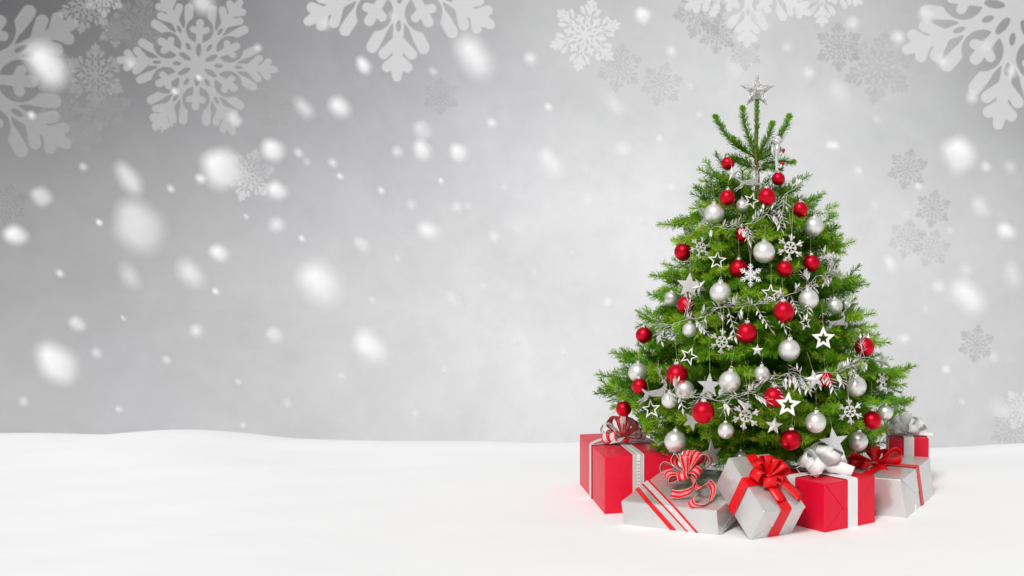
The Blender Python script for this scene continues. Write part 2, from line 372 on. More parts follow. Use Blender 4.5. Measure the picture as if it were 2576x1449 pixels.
class Branch:
    def __init__(s, bark=None): s.wood = MB(); s.nv = []; s.tone = []; s.bark = bark or M_twig
    def shoot(s, pts, r0, r1, dens, ln, tone, lo=0., theta=56., bud=True, flat=.0):
        pts = np.asarray(pts, float)
        keep = ~culled(pts)
        run = []
        rs = np.linspace(r0, r1, len(pts))
        for i in range(len(pts)):
            if keep[i]: run.append(i)
            if (not keep[i] or i == len(pts)-1):
                if len(run) > 1 and run[0] == 0: s.wood.tube([pts[j]-BASE for j in run], [rs[j] for j in run], 4, 0, True)
                run = []
        seg = np.linalg.norm(np.diff(pts, axis=0), axis=1); cum = np.r_[0, np.cumsum(seg)]; Ltot = cum[-1]
        if bud and keep.all():
            t = unit(pts[-1]-pts[-2]); e = pts[-1]-BASE
            s.wood.tube([e-t*.001, e+t*.003, e+t*.0075], [.0012, .0028, .0006], 5, 1)
        n = int(Ltot*(1-lo)*dens)
        if n < 3: return
        u = lo*Ltot+(1-lo)*Ltot*(np.arange(n)+RNG.random(n))/n
        P = np.stack([np.interp(u, cum, pts[:, k]) for k in range(3)], 1)
        idx = np.clip(np.searchsorted(cum, u)-1, 0, len(seg)-1); T = unit(np.diff(pts, axis=0)[idx])
        up = np.array([0, 0, 1.])+np.zeros_like(T); U = unit(np.cross(T, up+RNG.normal(0, .02, T.shape))); V = np.cross(U, T)
        ph = RNG.random(n)*2*math.pi
        a = np.cos(ph)[:, None]*U+np.sin(ph)[:, None]*V*np.where(np.sin(ph) < 0, .55, 1.)[:, None]*(1-flat)
        a = unit(a)
        fe = np.clip((Ltot-u)/.03, 0, 1)
        th = np.radians((theta*(.45+.55*fe))+RNG.normal(0, 8, n))[:, None]
        D = unit(np.cos(th)*T+np.sin(th)*a)
        l = ln*(.82+.3*RNG.random(n))*(.72+.28*np.clip((Ltot-u)/.015, 0, 1))
        S = unit(np.cross(D, unit(np.array([0, -.35, 1.])+RNG.normal(0, .55, D.shape))))
        w = .0014+.0006*RNG.random(n)
        c = P-BASE; e = c+D*l[:, None]; w = w[:, None]
        q = np.stack([c-S*w*.55, c+S*w*.55, e+S*w*.45, e-S*w*.75], 1)
        s.nv.append(q.reshape(-1, 3))
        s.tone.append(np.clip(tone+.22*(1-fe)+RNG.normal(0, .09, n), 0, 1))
    def done(s):
        if not s.wood.v: return
        b = obj('branch', s.wood.mesh('branch', [s.bark, M_bud], True), tree)
        if s.nv:
            v = np.concatenate(s.nv); tn = np.concatenate(s.tone)
            ok = ~culled(v.reshape(-1, 4, 3)[:, [1, 3]].mean(1)+BASE); v = v.reshape(-1, 4, 3)[ok].reshape(-1, 3); tn = tn[ok]; n = len(v)//4
            me = bpy.data.meshes.new('needles'); me.vertices.add(len(v)); me.vertices.foreach_set('co', v.astype(np.float32).ravel())
            me.loops.add(4*n); me.loops.foreach_set('vertex_index', np.arange(4*n, dtype=np.int32))
            me.polygons.add(n); me.polygons.foreach_set('loop_start', np.arange(0, 4*n, 4, dtype=np.int32)); me.polygons.foreach_set('loop_total', np.full(n, 4, np.int32))
            at_ = me.attributes.new('tone', 'FLOAT', 'FACE'); at_.data.foreach_set('value', tn.astype(np.float32))
            me.materials.append(M_needle); me.update(calc_edges=True); me.validate()
            tag(obj('needles', me, b), kind='stuff')
        Branch.total += sum(len(t) for t in s.tone)
Branch.total = 0

def limb(p0, p1, dens, bow=.0, back=False, wide=1.):
    L = np.linalg.norm(p1-p0); p1 = p0+(p1-p0)*(1-min(.034, .13*L)/L)
    B = Branch(); L = np.linalg.norm(p1-p0); n = max(6, int(L/.035))
    t = np.linspace(0, 1, n)[:, None]
    pts = p0+(p1-p0)*t+np.array([0, 0, 1.])*(bow*np.sin(math.pi*t)*L)
    # the tip lifts a little
    pts = pts+np.array([0, 0, 1.])*(np.clip(t-.7, 0, 1)**2*.35*L)-np.array([0, 0, 1.])*(t*.0315*L)
    pts = pts+RNG.normal(0, .003, pts.shape)*np.sin(math.pi*t)
    tone0 = RNG.normal(.47, .09)
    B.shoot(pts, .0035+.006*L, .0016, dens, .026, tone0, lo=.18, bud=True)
    seg = np.r_[0, np.cumsum(np.linalg.norm(np.diff(pts, axis=0), axis=1))]; T = seg[-1]
    s_ = .10*T+.01; side = 1
    while s_ < T-.022:
        f = s_/T; o = np.array([np.interp(s_, seg, pts[:, k]) for k in range(3)])
        i = min(np.searchsorted(seg, s_), len(pts)-1); tg = unit(pts[i]-pts[i-1])
        h = unit(np.cross(tg, [0, 0, 1.])); upv = np.cross(h, tg)
        for sd in (-1, 1):
            l = min(.50*(1-f)*T+.07, .23)*RNG.uniform(.7, 1.15)*wide
            if RNG.random() < .08: continue
            ang = math.radians(RNG.uniform(42, 62)); roll = RNG.normal(0, .35)
            if RNG.random() < .16: roll += RNG.choice([-1, 1])*1.0
            sidev = (h*math.cos(roll)+upv*math.sin(roll))*sd
            d0 = unit(tg*math.cos(ang)+sidev*math.sin(ang)+np.array([0, 0, -.08]))
            k = 5; tt = np.linspace(0, 1, k)[:, None]
            sp = o+d0*l*tt+tg*(.14*l)*tt**2+np.array([0, 0, .10*l])*tt**2
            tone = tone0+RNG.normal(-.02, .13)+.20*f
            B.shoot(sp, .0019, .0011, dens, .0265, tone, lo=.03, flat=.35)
            if l > .12:
                for ff in ((.38, .68) if l > .17 else (.5,)):
                    for s2 in (-1, 1):
                        if RNG.random() < .35: continue
                        l2 = l*(1-ff)*RNG.uniform(.55, .85)+.015
                        o2 = o+(sp[-1]-o)*ff; h2 = unit(np.cross(d0, [0, 0, 1.])); u2 = np.cross(h2, d0); r2 = RNG.normal(0, .4)
                        d2 = unit(d0*.62+(h2*math.cos(r2)+u2*math.sin(r2))*s2*.78)
                        B.shoot(np.array([o2, o2+d2*l2*.5, o2+d2*l2+np.array([0, 0, .05*l2])]), .0014, .0009, dens, .024, tone+RNG.normal(.06, .10))
        s_ += RNG.uniform(.058, .082)
    B.done()

# trunk
tb = MB(); zs = np.linspace(0, 1.36, 24)
tb.tube([(0.004*math.sin(z*5), .004*math.cos(z*4)-.004, z-.03) for z in zs], [.034*(1-z/1.36)**.8+.006 for z in zs], 10)
obj('trunk', tb.mesh('trunk', M_bark, True), tree)
sb = MB(); sb.lathe([(.16, -.02), (.16, .012), (.15, .02), (.06, .03), (.055, .1), (.045, .1), (.045, .03)], 28)
obj('stand', sb.mesh('stand', mat('dark_stand', (.03, .05, .03), .5), True), tree)

D_ = 980
def rise(z): return float(np.interp(z, [.1, .35, .7, 1.0, 1.2, 1.32], [-.03, .0, .03, .06, .10, .10]))
# silhouette branches read from the outline (tip pixel, depth of the tip beyond or before the trunk)
tips = [(1765,424,.02),(1800,432,-.10),(1850,452,-.16),(1930,462,-.16),(1985,470,-.13),(1820,470,-.18),(2010,470,.10),(1738,462,-.04),(1733,500,.04),(1703,572,-.03),(1690,602,.05),(1657,697,-.06),(1662,680,.1),(1588,792,-.04),(1566,897,-.08),(1600,850,.08),(1512,940,.03),(1489,977,-.06),(1545,1010,-.12),(1520,960,.14),(1585,1085,-.2),
        (2026,440,.02),(2080,488,.03),(2075,520,-.05),(2112,588,.0),(2095,605,-.08),(2128,650,.06),(2120,668,-.05),(2180,692,.05),(2170,720,.08),(2180,778,.0),(2196,812,-.06),(2218,845,.08),(2232,890,-.02),(2308,925,.05),(2272,945,-.06),(2262,990,-.03),(2292,1030,.0),(2235,1085,-.15),(2250,1110,-.05)]
for (x, y, dd) in tips:
    p1 = at(x, y, TREE_Y+dd); zr = rise(p1[2])*RNG.uniform(.8, 1.2); r = math.hypot(p1[0], dd)
    p0 = np.array([0, TREE_Y, max(.08, p1[2]-.12*r-zr*.9)])
    limb(p0, p1, D_, bow=.02)
# whorls all round
z = .20; wh = 0
while z < 1.2:
    n = int(np.interp(z, [.2, .7, 1.3], [9, 8, 6])); ph0 = RNG.random()*6.28
    for k in range(n):
        a = ph0+2*math.pi*(k+RNG.uniform(-.3, .3))/n
        zz = z+RNG.uniform(-.03, .03); r = rad(zz)*RNG.uniform(.82, .97)
        p1 = BASE+np.array([math.sin(a)*r, -math.cos(a)*r, zz])
        back = math.cos(a) < -.25
        # the gift boxes stand under the lowest branches
        p1[2] = max(p1[2], .27)
        p0 = np.array([0, TREE_Y, max(.06, p1[2]-.10*r-rise(zz))])
        if abs(p1[0]) > .86*r and abs(math.sin(a)) > .9: p1 = BASE+(p1-BASE)*np.array([.93, .93, 1])
        limb(p0, p1, D_*(.45 if back else 1), bow=RNG.uniform(-.01, .04), back=back)
    z += float(np.interp(z, [.2, 1.3], [.083, .075])); wh += 1
# short inner growth that closes the gaps near the trunk
for k in range(56):
    a = RNG.random()*6.28; zz = RNG.uniform(.2, 1.2); r = rad(zz)*RNG.uniform(.4, .68)
    p1 = BASE+np.array([math.sin(a)*r, -math.cos(a)*r, zz])
    limb(np.array([0, TREE_Y, max(.05, zz-.05)]), p1, D_*.6)
# leafy sprays that stand out of the front
for k in range(120):
    a = RNG.uniform(-1.45, 1.45); zz = RNG.uniform(.27, 1.16); r = rad(zz)*RNG.uniform(.74, .86)
    o_ = BASE+np.array([math.sin(a)*r, -math.cos(a)*r, zz]); out = np.array([math.sin(a), -math.cos(a), 0]); tan = np.array([math.cos(a), math.sin(a), 0])
    d0 = unit(out*RNG.uniform(.35, .9)+tan*RNG.uniform(-.9, .9)+np.array([0, 0, RNG.uniform(-.45, .15)]))
    L = RNG.uniform(.11, .18); B = Branch(); tt = np.linspace(0, 1, 7)[:, None]; tone = RNG.normal(.67, .11)
    pts = o_+d0*L*(tt-.25)+np.array([0, 0, .12*L])*tt**2
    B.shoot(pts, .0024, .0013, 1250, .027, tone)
    h = unit(np.cross(d0, [0, 0, 1.]))
    for f in (.35, .62):
        for sd in (-1, 1):
            if RNG.random() < .25: continue
            o2 = pts[int(f*6)]; d2 = unit(d0*.65+h*sd*.72+np.array([0, 0, RNG.normal(0, .15)])); l2 = L*(1.05-f)*RNG.uniform(.55, .8)
            B.shoot(np.array([o2, o2+d2*l2*.5, o2+d2*l2]), .0016, .001, 1200, .025, tone+RNG.normal(.03, .07))
    B.done()
# low skirt hanging toward the gifts
for k in range(16):
    a = RNG.uniform(-1.5, 1.5); r = RNG.uniform(.34, .52)
    p1 = BASE+np.array([math.sin(a)*r, -math.cos(a)*r, RNG.uniform(.20, .25)]); limb(np.array([0, TREE_Y, .3]), p1, D_*.85, bow=.05)
# upright shoots round the leader
LEAD = [([(1903,425),(1875,405),(1850,396),(1832,396)], .03), ([(1906,430),(1930,420),(1962,426)], -.06), ([(1903,398),(1860,372),(1830,345),(1812,318),(1800,298)], -.03), ([(1900,390),(1885,355),(1874,315),(1868,276)], .02), ([(1906,392),(1922,365),(1935,340),(1943,314)], -.02),
        ([(1908,396),(1935,378),(1960,350),(1976,320),(1986,296)], .03), ([(1878,382),(1858,362),(1845,352)], -.05), ([(1903,405),(1930,392),(1958,380)], -.05), ([(1905,420),(1940,408),(1970,404),(1995,410)], .04), ([(1900,425),(1860,410),(1845,405)], .05)]
for pl, dd in LEAD:
    B = Branch(); m = len(pl); pts = np.array([at(x, y, TREE_Y+dd*(i/(m-1))) for i, (x, y) in enumerate(pl)])
    t = np.linspace(0, m-1, 4*m); pts = np.stack([np.interp(t, range(m), pts[:, k]) for k in range(3)], 1)
    B.shoot(pts, .005, .003, 2400, .026, .55, lo=.02, theta=50); 
    for q in (-1, 0, 1):   # the bushy end
        e = pts[-1]; tg = unit(pts[-1]-pts[-3]); B.shoot(np.array([e-tg*.012, e+np.array([q*.004, 0, .006])]), .002, .001, 3000, .020, .62, theta=46, bud=False)
    B.done()
B = Branch(mat('green_leader_bark', (.135, .15, .018), .75, noise=(90, .7, 1.2))); pts = np.array([at(1903, 415, TREE_Y), at(1901, 370, TREE_Y), at(1904, 320, TREE_Y), at(1905, 245, TREE_Y)])
t = np.linspace(0, 3, 16); pts = np.stack([np.interp(t, range(4), pts[:, k]) for k in range(3)], 1)
B.wood.tube([p-BASE for p in pts], np.linspace(.0085, .0055, 16), 8); B.shoot(pts, .004, .004, 2000, .021, .50, theta=36, bud=False)
for k in range(9): p = pts[10]+np.array([.009*math.cos(k*.7), .009*math.sin(k*.7), RNG.uniform(-.006, .006)])-BASE; B.wood.tube([p, p+np.array([0, 0, .006])], [.003, .001], 5, 0)
B.done()
print('needles', Branch.total)

# ------------------------------------------------------------------ baubles
ub = bmesh.new(); bmesh.ops.create_uvsphere(ub, u_segments=40, v_segments=24, radius=1)
def ballmesh(m):
    me = bpy.data.meshes.new('ball'); ub.to_mesh(me); me.polygons.foreach_set('use_smooth', [True]*len(me.polygons)); me.materials.append(m); return me
ME_red, ME_sil = ballmesh(M_redball), ballmesh(M_silball)
c = MB(); nn = 24; pr = []
vs = []; fs = []
for i, (r, zz) in enumerate([(.27, .93), (.285, .99), (.26, 1.0), (.26, 1.17), (.22, 1.21), (.05, 1.22)]):
    for k in range(nn):
        a = 2*math.pi*k/nn; rr = r*(1+(.06 if k % 2 else -.04)*(i < 2)); vs.append((rr*math.cos(a), rr*math.sin(a), zz))
for i in range(5):
    for k in range(nn): fs.append((i*nn+k, i*nn+(k+1) % nn, (i+1)*nn+(k+1) % nn, (i+1)*nn+k))
fs.append(tuple(5*nn+k for k in range(nn))); c.add(vs, fs)
ME_cap = c.mesh('cap', M_cap, False)
def ring(r, tr, cz, n=16, ax='x'):
    m = MB(); m.tube([(r*math.cos(2*math.pi*i/n), 0, cz+r*math.sin(2*math.pi*i/n)) for i in range(n+1)], tr, 5, 0, False); return m
ME_loop = ring(.11, .022, 1.31).mesh('hanger_loop', M_cap, True)
def thread(L, x=0.0, r=.0006, fork=0.):
    m = MB(); pts = [(0, 0, 0), (x*.5, .002, L*.5), (x, .006, L)]; m.tube(pts, r, 4)
    if fork: m.tube([(0, 0, 0), (fork*.5, .002, L*.5), (fork, .006, L*.97)], r, 4)
    return m.mesh('thread', M_thread)
ME_thr = [thread(1.1, .1, .011), thread(1.8, -.12, .011), thread(2.6, .05, .010)]
def bauble(kind, x, y, rpx, off, label, k):
    p, r = spot(x, y, rpx, off, occ=0)
    e = tag(obj('bauble', None, None, p, (RNG.uniform(-.1, .1), RNG.uniform(-.1, .1), RNG.random()*6), r), label, 'bauble', kind+' glass baubles on the tree'); e.empty_display_size = .5
    obj('ball', ME_red if kind == 'red' else ME_sil, e); obj('cap', ME_cap, e); obj('hanger_loop', ME_loop, e)
    obj('thread', ME_thr[2 if 'long thread' in label else k % 2], e, (0, 0, 1.4))
for k, t in enumerate(RED): bauble('red', *t, k)
for k, t in enumerate(SIL): bauble('silver', *t, k)

# ------------------------------------------------------------------ stars
def starpts(R, r, n=5): return [((R if i % 2 == 0 else r)*math.sin(math.pi*i/n), (R if i % 2 == 0 else r)*math.cos(math.pi*i/n)) for i in range(2*n)]
def solidstar(t, r, m, name='star'):
    b = MB(); s = starpts(1, r); vs = [(x, 0, z) for x, z in s]+[(0, -t, 0), (0, t, 0)]
    b.add(vs, [(i, (i+1) % 10, 10) for i in range(10)]+[((i+1) % 10, i, 11) for i in range(10)]); return b.mesh(name, m)
def ringstar(inner, t, r, m):
    b = MB(); s = starpts(1, r); q = [(x*inner, z*inner) for x, z in s]; vs = []
    for yy in (-t, t):
        vs += [(x, yy, z) for x, z in s]+[(x, yy, z) for x, z in q]
    fs = []
    for i in range(10):
        j = (i+1) % 10
        fs += [(i, j, 10+j, 10+i), (20+j, 20+i, 30+i, 30+j), (i, 20+i, 20+j, j), (10+j, 30+j, 30+i, 10+i)]
    b.add(vs, fs); return b.mesh('star', m)
def flatstar(t, r, m): b = MB(); b.prism(starpts(1, r), t); return b.mesh('star', m)
ME_star = {'solid': solidstar(.22, .42, M_silver), 'open': ringstar(.70, .07, .42, M_white), 'wide': ringstar(.48, .10, .46, M_white), 'glitter': flatstar(.10, .42, M_glit), 'flat': flatstar(.12, .44, M_silver)}
for k, (x, y, R_, ty, tilt, yaw, off, lab) in enumerate(STARS):
    p, r = spot(x, y, R_, off, occ=0)
    o = tag(obj('star_ornament', ME_star[ty], None, p, (0, math.radians(tilt), math.radians(yaw)), r), lab, 'star', 'star ornaments on the tree')
    obj('thread', ME_thr[1], o, (0, 0, 1.0))
tp = at(1905, 229, TREE_Y-.012); tr_ = 46*TREE_Y/F
o = tag(obj('treetop_star', None, None, tp, (0, math.radians(1.5), math.radians(-6))), 'large crackled silver foil star on the tip of the tree', 'star')
obj('star', solidstar(.34, .40, M_foil), o, scale=tr_)
b = MB(); b.tube([(0, .01, -.030), (0, .01, .0)], .011, 8); obj('socket', b.mesh('socket', M_wire, True), o)

# ------------------------------------------------------------------ snowflake ornaments
def spiral(cx_, cz_, r, a0, turns, sgn, n=14): return [(cx_+r*(1-.75*i/n)*math.cos(a0+sgn*turns*2*math.pi*i/n), 0, cz_+r*(1-.75*i/n)*math.sin(a0+sgn*turns*2*math.pi*i/n)) for i in range(n+1)]
def curlarm():
    b = MB(); w = .032
    pet = [(.13*math.sin(math.pi*i/12)*math.cos(0) if 0 else .11*math.sin(2*math.pi*i/16)*(1-.3*i/16), 0, .06+.30*(1-math.cos(2*math.pi*i/16))/2) for i in range(17)]
    b.tube(pet, w, 6, 0, False)                                              # petal loop
    for s in (-1, 1):
        b.tube([(0, 0, .34), (s*.07, -.01, .37), (s*.14, 0, .36)]+[(s*p[0], p[1], p[2]) for p in spiral(.155, .305, .06, math.pi/2, 1.1, -1)], w*.95, 6)
    body = [(0, .36), (.10, .48), (.13, .60), (.08, .74), (.015, .98), (-.015, 1.0), (-.06, .80), (-.10, .64), (-.07, .50)]
    b.prism([(x*.9, z) for x, z in body], .07)                               # blade
    b.tube([(.0, -.04, .42), (.05, -.05, .56), (.02, -.05, .72), (0, -.045, .95)], [.03, .035, .03, .015], 6)
    b.tube([(.09, 0, .60), (.17, 0, .66)]+[(p[0], 0, p[2]) for p in spiral(.155, .72, .06, -.6, 1.0, 1)], w*.9, 6)
    b.tube([(-.08, 0, .66), (-.14, 0, .72)]+[(p[0], 0, p[2]) for p in spiral(-.125, .775, .05, math.pi+.6, 1.0, -1)], w*.8, 6)
    return b.mesh('arm', M_silver, True)
def crystalarm():
    b = MB(); b.prism([(-.05, .05), (.05, .05), (.045, .8), (0, 1.0), (-.045, .8)], .07)
    for s in (-1, 1):
        for (z0, l, w) in ((.30, .20, .045), (.52, .26, .05), (.72, .17, .045)):
            dx, dz = s*math.sin(.9), math.cos(.9)
            b.prism([(s*.03, z0-w), (s*.03+dx*l*.8-0, z0+dz*l*.8-w), (dx*l*1.1, z0+dz*l*1.1), (s*.03+dx*l*.7, z0+dz*l*.75+w), (s*.03, z0+w)], .055)
        b.tube([(s*.03, 0, .12), (s*.12, 0, .20), (s*.13, 0, .30)], .03, 5)
    return b.mesh('arm', M_glitw)
M_glitw = mat('white_glitter', (.88, .87, .87), .5, .2, vor=(500, .7, 1.08))
ME_arm = {'curl': curlarm(), 'crystal': crystalarm()}
b = MB(); b.prism([(.09*math.cos(i*math.pi/6), .09*math.sin(i*math.pi/6)) for i in range(12)], .10); ME_hub = b.mesh('hub', M_silver)
ME_thr3 = thread(2.0, .1, .010, -.25)
for k, (x, y, R_, ty, rot, yaw, off, lab) in enumerate(FLK):
    p, r = spot(x, y, R_, off, occ=0)
    e = tag(obj('snowflake_ornament', None, None, p, (0, math.radians(rot), math.radians(yaw)), r), lab, 'snowflake', 'snowflake ornaments on the tree'); e.empty_display_size = .5
    for i in range(6): obj('arm', ME_arm[ty], e, rot=(0, i*math.pi/3, 0))
    obj('hub', ME_hub, e); obj('thread', ME_thr3, e, (0, 0, 1.0), (0, -math.radians(rot), 0))

# ------------------------------------------------------------------ reindeer ornaments
M_deer = mat('silver_deer_paint', (.58, .56, .54), .4, .5, bump=(14, .7, .03))
def deer_body():
    V = [(-.30,0,0,.13), (-.10,0,.0,.115), (.12,0,.02,.125), (.24,0,.10,.12), (.30,0,.26,.085), (.30,-.01,.40,.062), (.25,-.06,.47,.066), (.19,-.12,.43,.045), (.15,-.16,.39,.034),   # 0-8 spine to muzzle
         (-.36,.05,-.04,.09), (-.45,.06,-.18,.05), (-.58,.06,-.22,.028), (-.68,.06,-.30,.024), (-.72,.06,-.30,.028),          # 9-13 hind leg a
         (-.35,-.05,-.05,.09), (-.40,-.06,-.21,.05), (-.54,-.06,-.28,.028), (-.62,-.06,-.37,.024), (-.66,-.06,-.38,.028),       # 14-18 hind leg b
         (.26,.05,-.03,.075), (.42,.06,.0,.04), (.52,.06,-.03,.03), (.47,.06,-.17,.022), (.43,.06,-.20,.026),                     # 19-23 fore leg a
         (.25,-.05,-.05,.075), (.40,-.06,-.08,.04), (.48,-.06,-.13,.03), (.40,-.06,-.25,.022), (.36,-.06,-.26,.026),              # 24-28 fore leg b
         (-.40,0,.05,.05), (-.50,0,.13,.035), (-.54,0,.17,.02),                                                            # tail
         (.30,.06,.49,.022), (.34,.12,.52,.012), (.20,-.01,.50,.02), (.13,.02,.53,.012)]                                    # ears
    E = [(i, i+1) for i in range(8)]+[(0,9),(9,10),(10,11),(11,12),(12,13),(0,14),(14,15),(15,16),(16,17),(17,18),(2,19),(19,20),(20,21),(21,22),(22,23),(2,24),(24,25),(25,26),(26,27),(27,28),(0,29),(29,30),(30,31),(6,32),(32,33),(6,34),(34,35)]
    me = bpy.data.meshes.new('body'); me.from_pydata([v[:3] for v in V], E, []); me.materials.append(M_deer)
    return me, [v[3] for v in V]
def antlers(s):
    b = MB(); o = np.array([.25+.03*s, -.04+.03*s, .51])
    P = [o, o+[.06*s, .02, .10], o+[.14*s, .03, .20], o+[.13*s, .03, .33], o+[.06*s, .02, .44]]
    b.tube(P, [.022, .021, .019, .017, .008], 6)
    for i, dx in ((1, (.10*s, -.02, .05)), (2, (.10*s, 0, .10)), (3, (.09*s, 0, .09)), (3, (-.07*s, 0, .06)), (2, (-.05*s, -.01, .10))):
        b.tube([P[i], P[i]+np.array(dx)*.6, P[i]+np.array(dx)+[0, 0, .03]], [.017, .015, .006], 5)
    return b.mesh('antler', M_deer, True)
ME_ant = [antlers(-1), antlers(1)]
for (x, y, s, off, flip, lab) in DEER:
    d = front(x, y)+off; p = at(x, y, d)
    e = tag(obj('reindeer_ornament', None, None, p, (0, 0, math.radians(8 if s > .07 else 50)), s), lab, 'reindeer', 'silver reindeer ornaments on the tree'); e.empty_display_size = .5
    me, rr = deer_body(); o = obj('body', me, e); o.modifiers.new('skin', 'SKIN')
    if not me.skin_vertices:
        bpy.context.view_layer.objects.active = o; bpy.ops.mesh.customdata_skin_add()
    for i, r in enumerate(rr): me.skin_vertices[0].data[i].radius = (r, r)
    me.skin_vertices[0].data[1].use_root = True
    o.modifiers['skin'].use_smooth_shade = True
    sd = o.modifiers.new('sub', 'SUBSURF'); sd.levels = 2; sd.render_levels = 2
    for a in ME_ant: obj('antler', a, e)
    obj('thread', ME_thr[1], e, (.1, 0, .3), scale=.5)

# the twisted silver figure among the upright shoots
e = tag(obj('twisted_silver_ornament', None, None, at(1953, 395, TREE_Y-.07)), 'twisted shiny silver clip ornament with two red tips among the upright shoots', 'ornament')
k_ = TREE_Y/F
b = MB(); b.tube([(0.000, 0, -50*k_), (.002, 0, -25*k_), (-.001, 0, 0), (.003, 0, 18*k_), (.006, 0, 34*k_)], [.007, .006, .007, .013, .010], 8)
b.tube([(-.012, 0, 30*k_), (-.016, -.004, 12*k_), (-.010, -.006, 0)], [.009, .008, .003], 7)
obj('stem', b.mesh('stem', M_foil, True), e)
bm = bmesh.new(); bmesh.ops.create_icosphere(bm, subdivisions=3, radius=.017)
for v in bm.verts: v.co *= 1+.35*math.sin(v.co.x*500+1)*math.sin(v.co.z*420)*math.cos(v.co.y*380)
me = bpy.data.meshes.new('crest'); bm.to_mesh(me); bm.free(); me.materials.append(M_foil); obj('crest', me, e, (.004, 0, 42*k_))
for (z0, dx) in ((8, 1), (-24, .9)):
    b = MB(); b.tube([(.004, 0, z0*k_), (.016*dx, -.004, (z0-3)*k_), (.026*dx, -.004, (z0+6)*k_)], [.005, .005, .006], 7); h = obj('hook', b.mesh('hook', M_foil, True), e)
    b = MB(); b.tube([(.024*dx, -.004, (z0+3)*k_), (.029*dx, -.004, (z0+9)*k_), (.030*dx, -.004, (z0+13)*k_)], [.006, .007, .003], 8); obj('tip', b.mesh('tip', M_redball, True), h)

# ------------------------------------------------------------------ leafy silver garlands
lf = MB(); lf.add([(0, 0, 0), (.17, .03, .34), (.0, .10, .55), (-.17, .03, .34), (.04, .02, 1.0), (.09, .05, .75), (-.08, .05, .72)],
                  [(0, 1, 2), (0, 2, 3), (1, 5, 2), (3, 2, 6), (2, 5, 4), (2, 4, 6)])
ME_leaf = lf.mesh('leaf', M_silver)
LAB = ['leafy silver garland swagged across the top of the tree', 'leafy silver garland winding across the middle of the tree', 'leafy silver garland along the lower part of the tree']
extra = [[((1958,520),(1972,560)), ((1940,535),(1965,575)), ((1880,566),(1885,605)), ((1862,570),(1890,600)), ((2000,473),(2015,462)), ((1795,572),(1780,590))],
         [((2085,690),(2095,640)), ((2095,690),(2065,625)), ((2105,700),(2085,660)), ((1724,806),(1735,760)), ((1720,800),(1745,735)), ((1830,773),(1850,850)), ((1680,815),(1650,850)), ((1660,822),(1665,860)), ((1900,768),(1940,830)), ((1990,745),(2010,790)), ((1950,760),(1975,830)), ((1750,802),(1780,840)), ((2035,712),(2020,690)),((2045,740),(2030,790))],
         [((2175,900),(2165,850)), ((2165,902),(2190,850)), ((2100,935),(2120,965)), ((2080,938),(2100,985)), ((2140,925),(2150,955)), ((1990,940),(2010,975)), ((2010,945),(2035,985)), ((1890,990),(1930,1010)), ((1940,958),(1960,1000)), ((1800,1006),(1830,980)), ((1760,1002),(1740,1030)), ((1690,985),(1705,960)),((1850,1002),(1880,1020))]]
for gi, g in enumerate(GAR):
    P = np.array([at(x, y, front(x, y, .93)-.03) for (x, y) in g]); m = len(P)
    t = np.linspace(0, m-1, 6*m)
    P = np.stack([np.interp(t, range(m), P[:, k]) for k in range(3)], 1)
    for _ in range(3): P[1:-1] = (P[:-2]+P[1:-1]*2+P[2:])/4
    o0 = P[len(P)//2].copy()
    e = tag(obj('leafy_garland', None, None, o0), LAB[gi], 'garland'); e.empty_display_size = .05
    b = MB(); b.tube([p-o0+np.array([.004*math.sin(i*.7), .002*math.sin(i), .005*math.sin(i*.45)]) for i, p in enumerate(P)], .0010, 6)
    obj('stem', b.mesh('stem', M_silver, True), e)
    sprigs = []
    for (a, c2) in extra[gi]:
        q0 = at(*a, front(*a, .93)-.03); q1 = at(*c2, front(*c2, .93)-.045); sprigs.append((q0, q1, 9))
    s = 2
    while s < len(P)-3:
        tg = unit(P[s+2]-P[s-1]); sd = RNG.choice([-1, 1]); n_ = np.array([-tg[2], 0, tg[0]])*sd
        l = RNG.uniform(.03, .055); sprigs.append((P[s], P[s]+tg*l*.8*RNG.choice([-1, 1])+n_*l*.7+np.array([0, -.008, -.3*l]), 5)); s += 3
    for (q0, q1, nl) in sprigs:
        sm_ = MB()
        L_ = np.linalg.norm(q1-q0); mid = (q0+q1)/2+np.array([RNG.normal(0, .1)*L_, -.01, .12*L_]); tt = np.linspace(0, 1, 7)[:, None]
        C = (1-tt)**2*q0+2*tt*(1-tt)*mid+tt**2*q1; sm_.tube([p-o0 for p in C], [.0010]*6+[.0006], 5)
        obj('side_stem', sm_.mesh('side_stem', M_silver, True), e)
        for i in range(nl):
            f = .2+.8*(i+.5)/nl; j = f*6; p = np.array([np.interp(j, range(7), C[:, k]) for k in range(3)]); tg = unit(C[min(6, int(j)+1)]-C[int(j)])
            sd = 1 if i % 2 else -1; n_ = unit(np.array([-tg[2]*sd, -.35+RNG.normal(0, .3), tg[0]*sd])); dr = unit(tg*.75+n_*.7)
            if i == nl-1: dr = tg
            zax = Vector(dr); q = zax.to_track_quat('Z', 'Y').to_euler()
            obj('leaf', ME_leaf, e, p-o0, q, RNG.uniform(.024, .036))

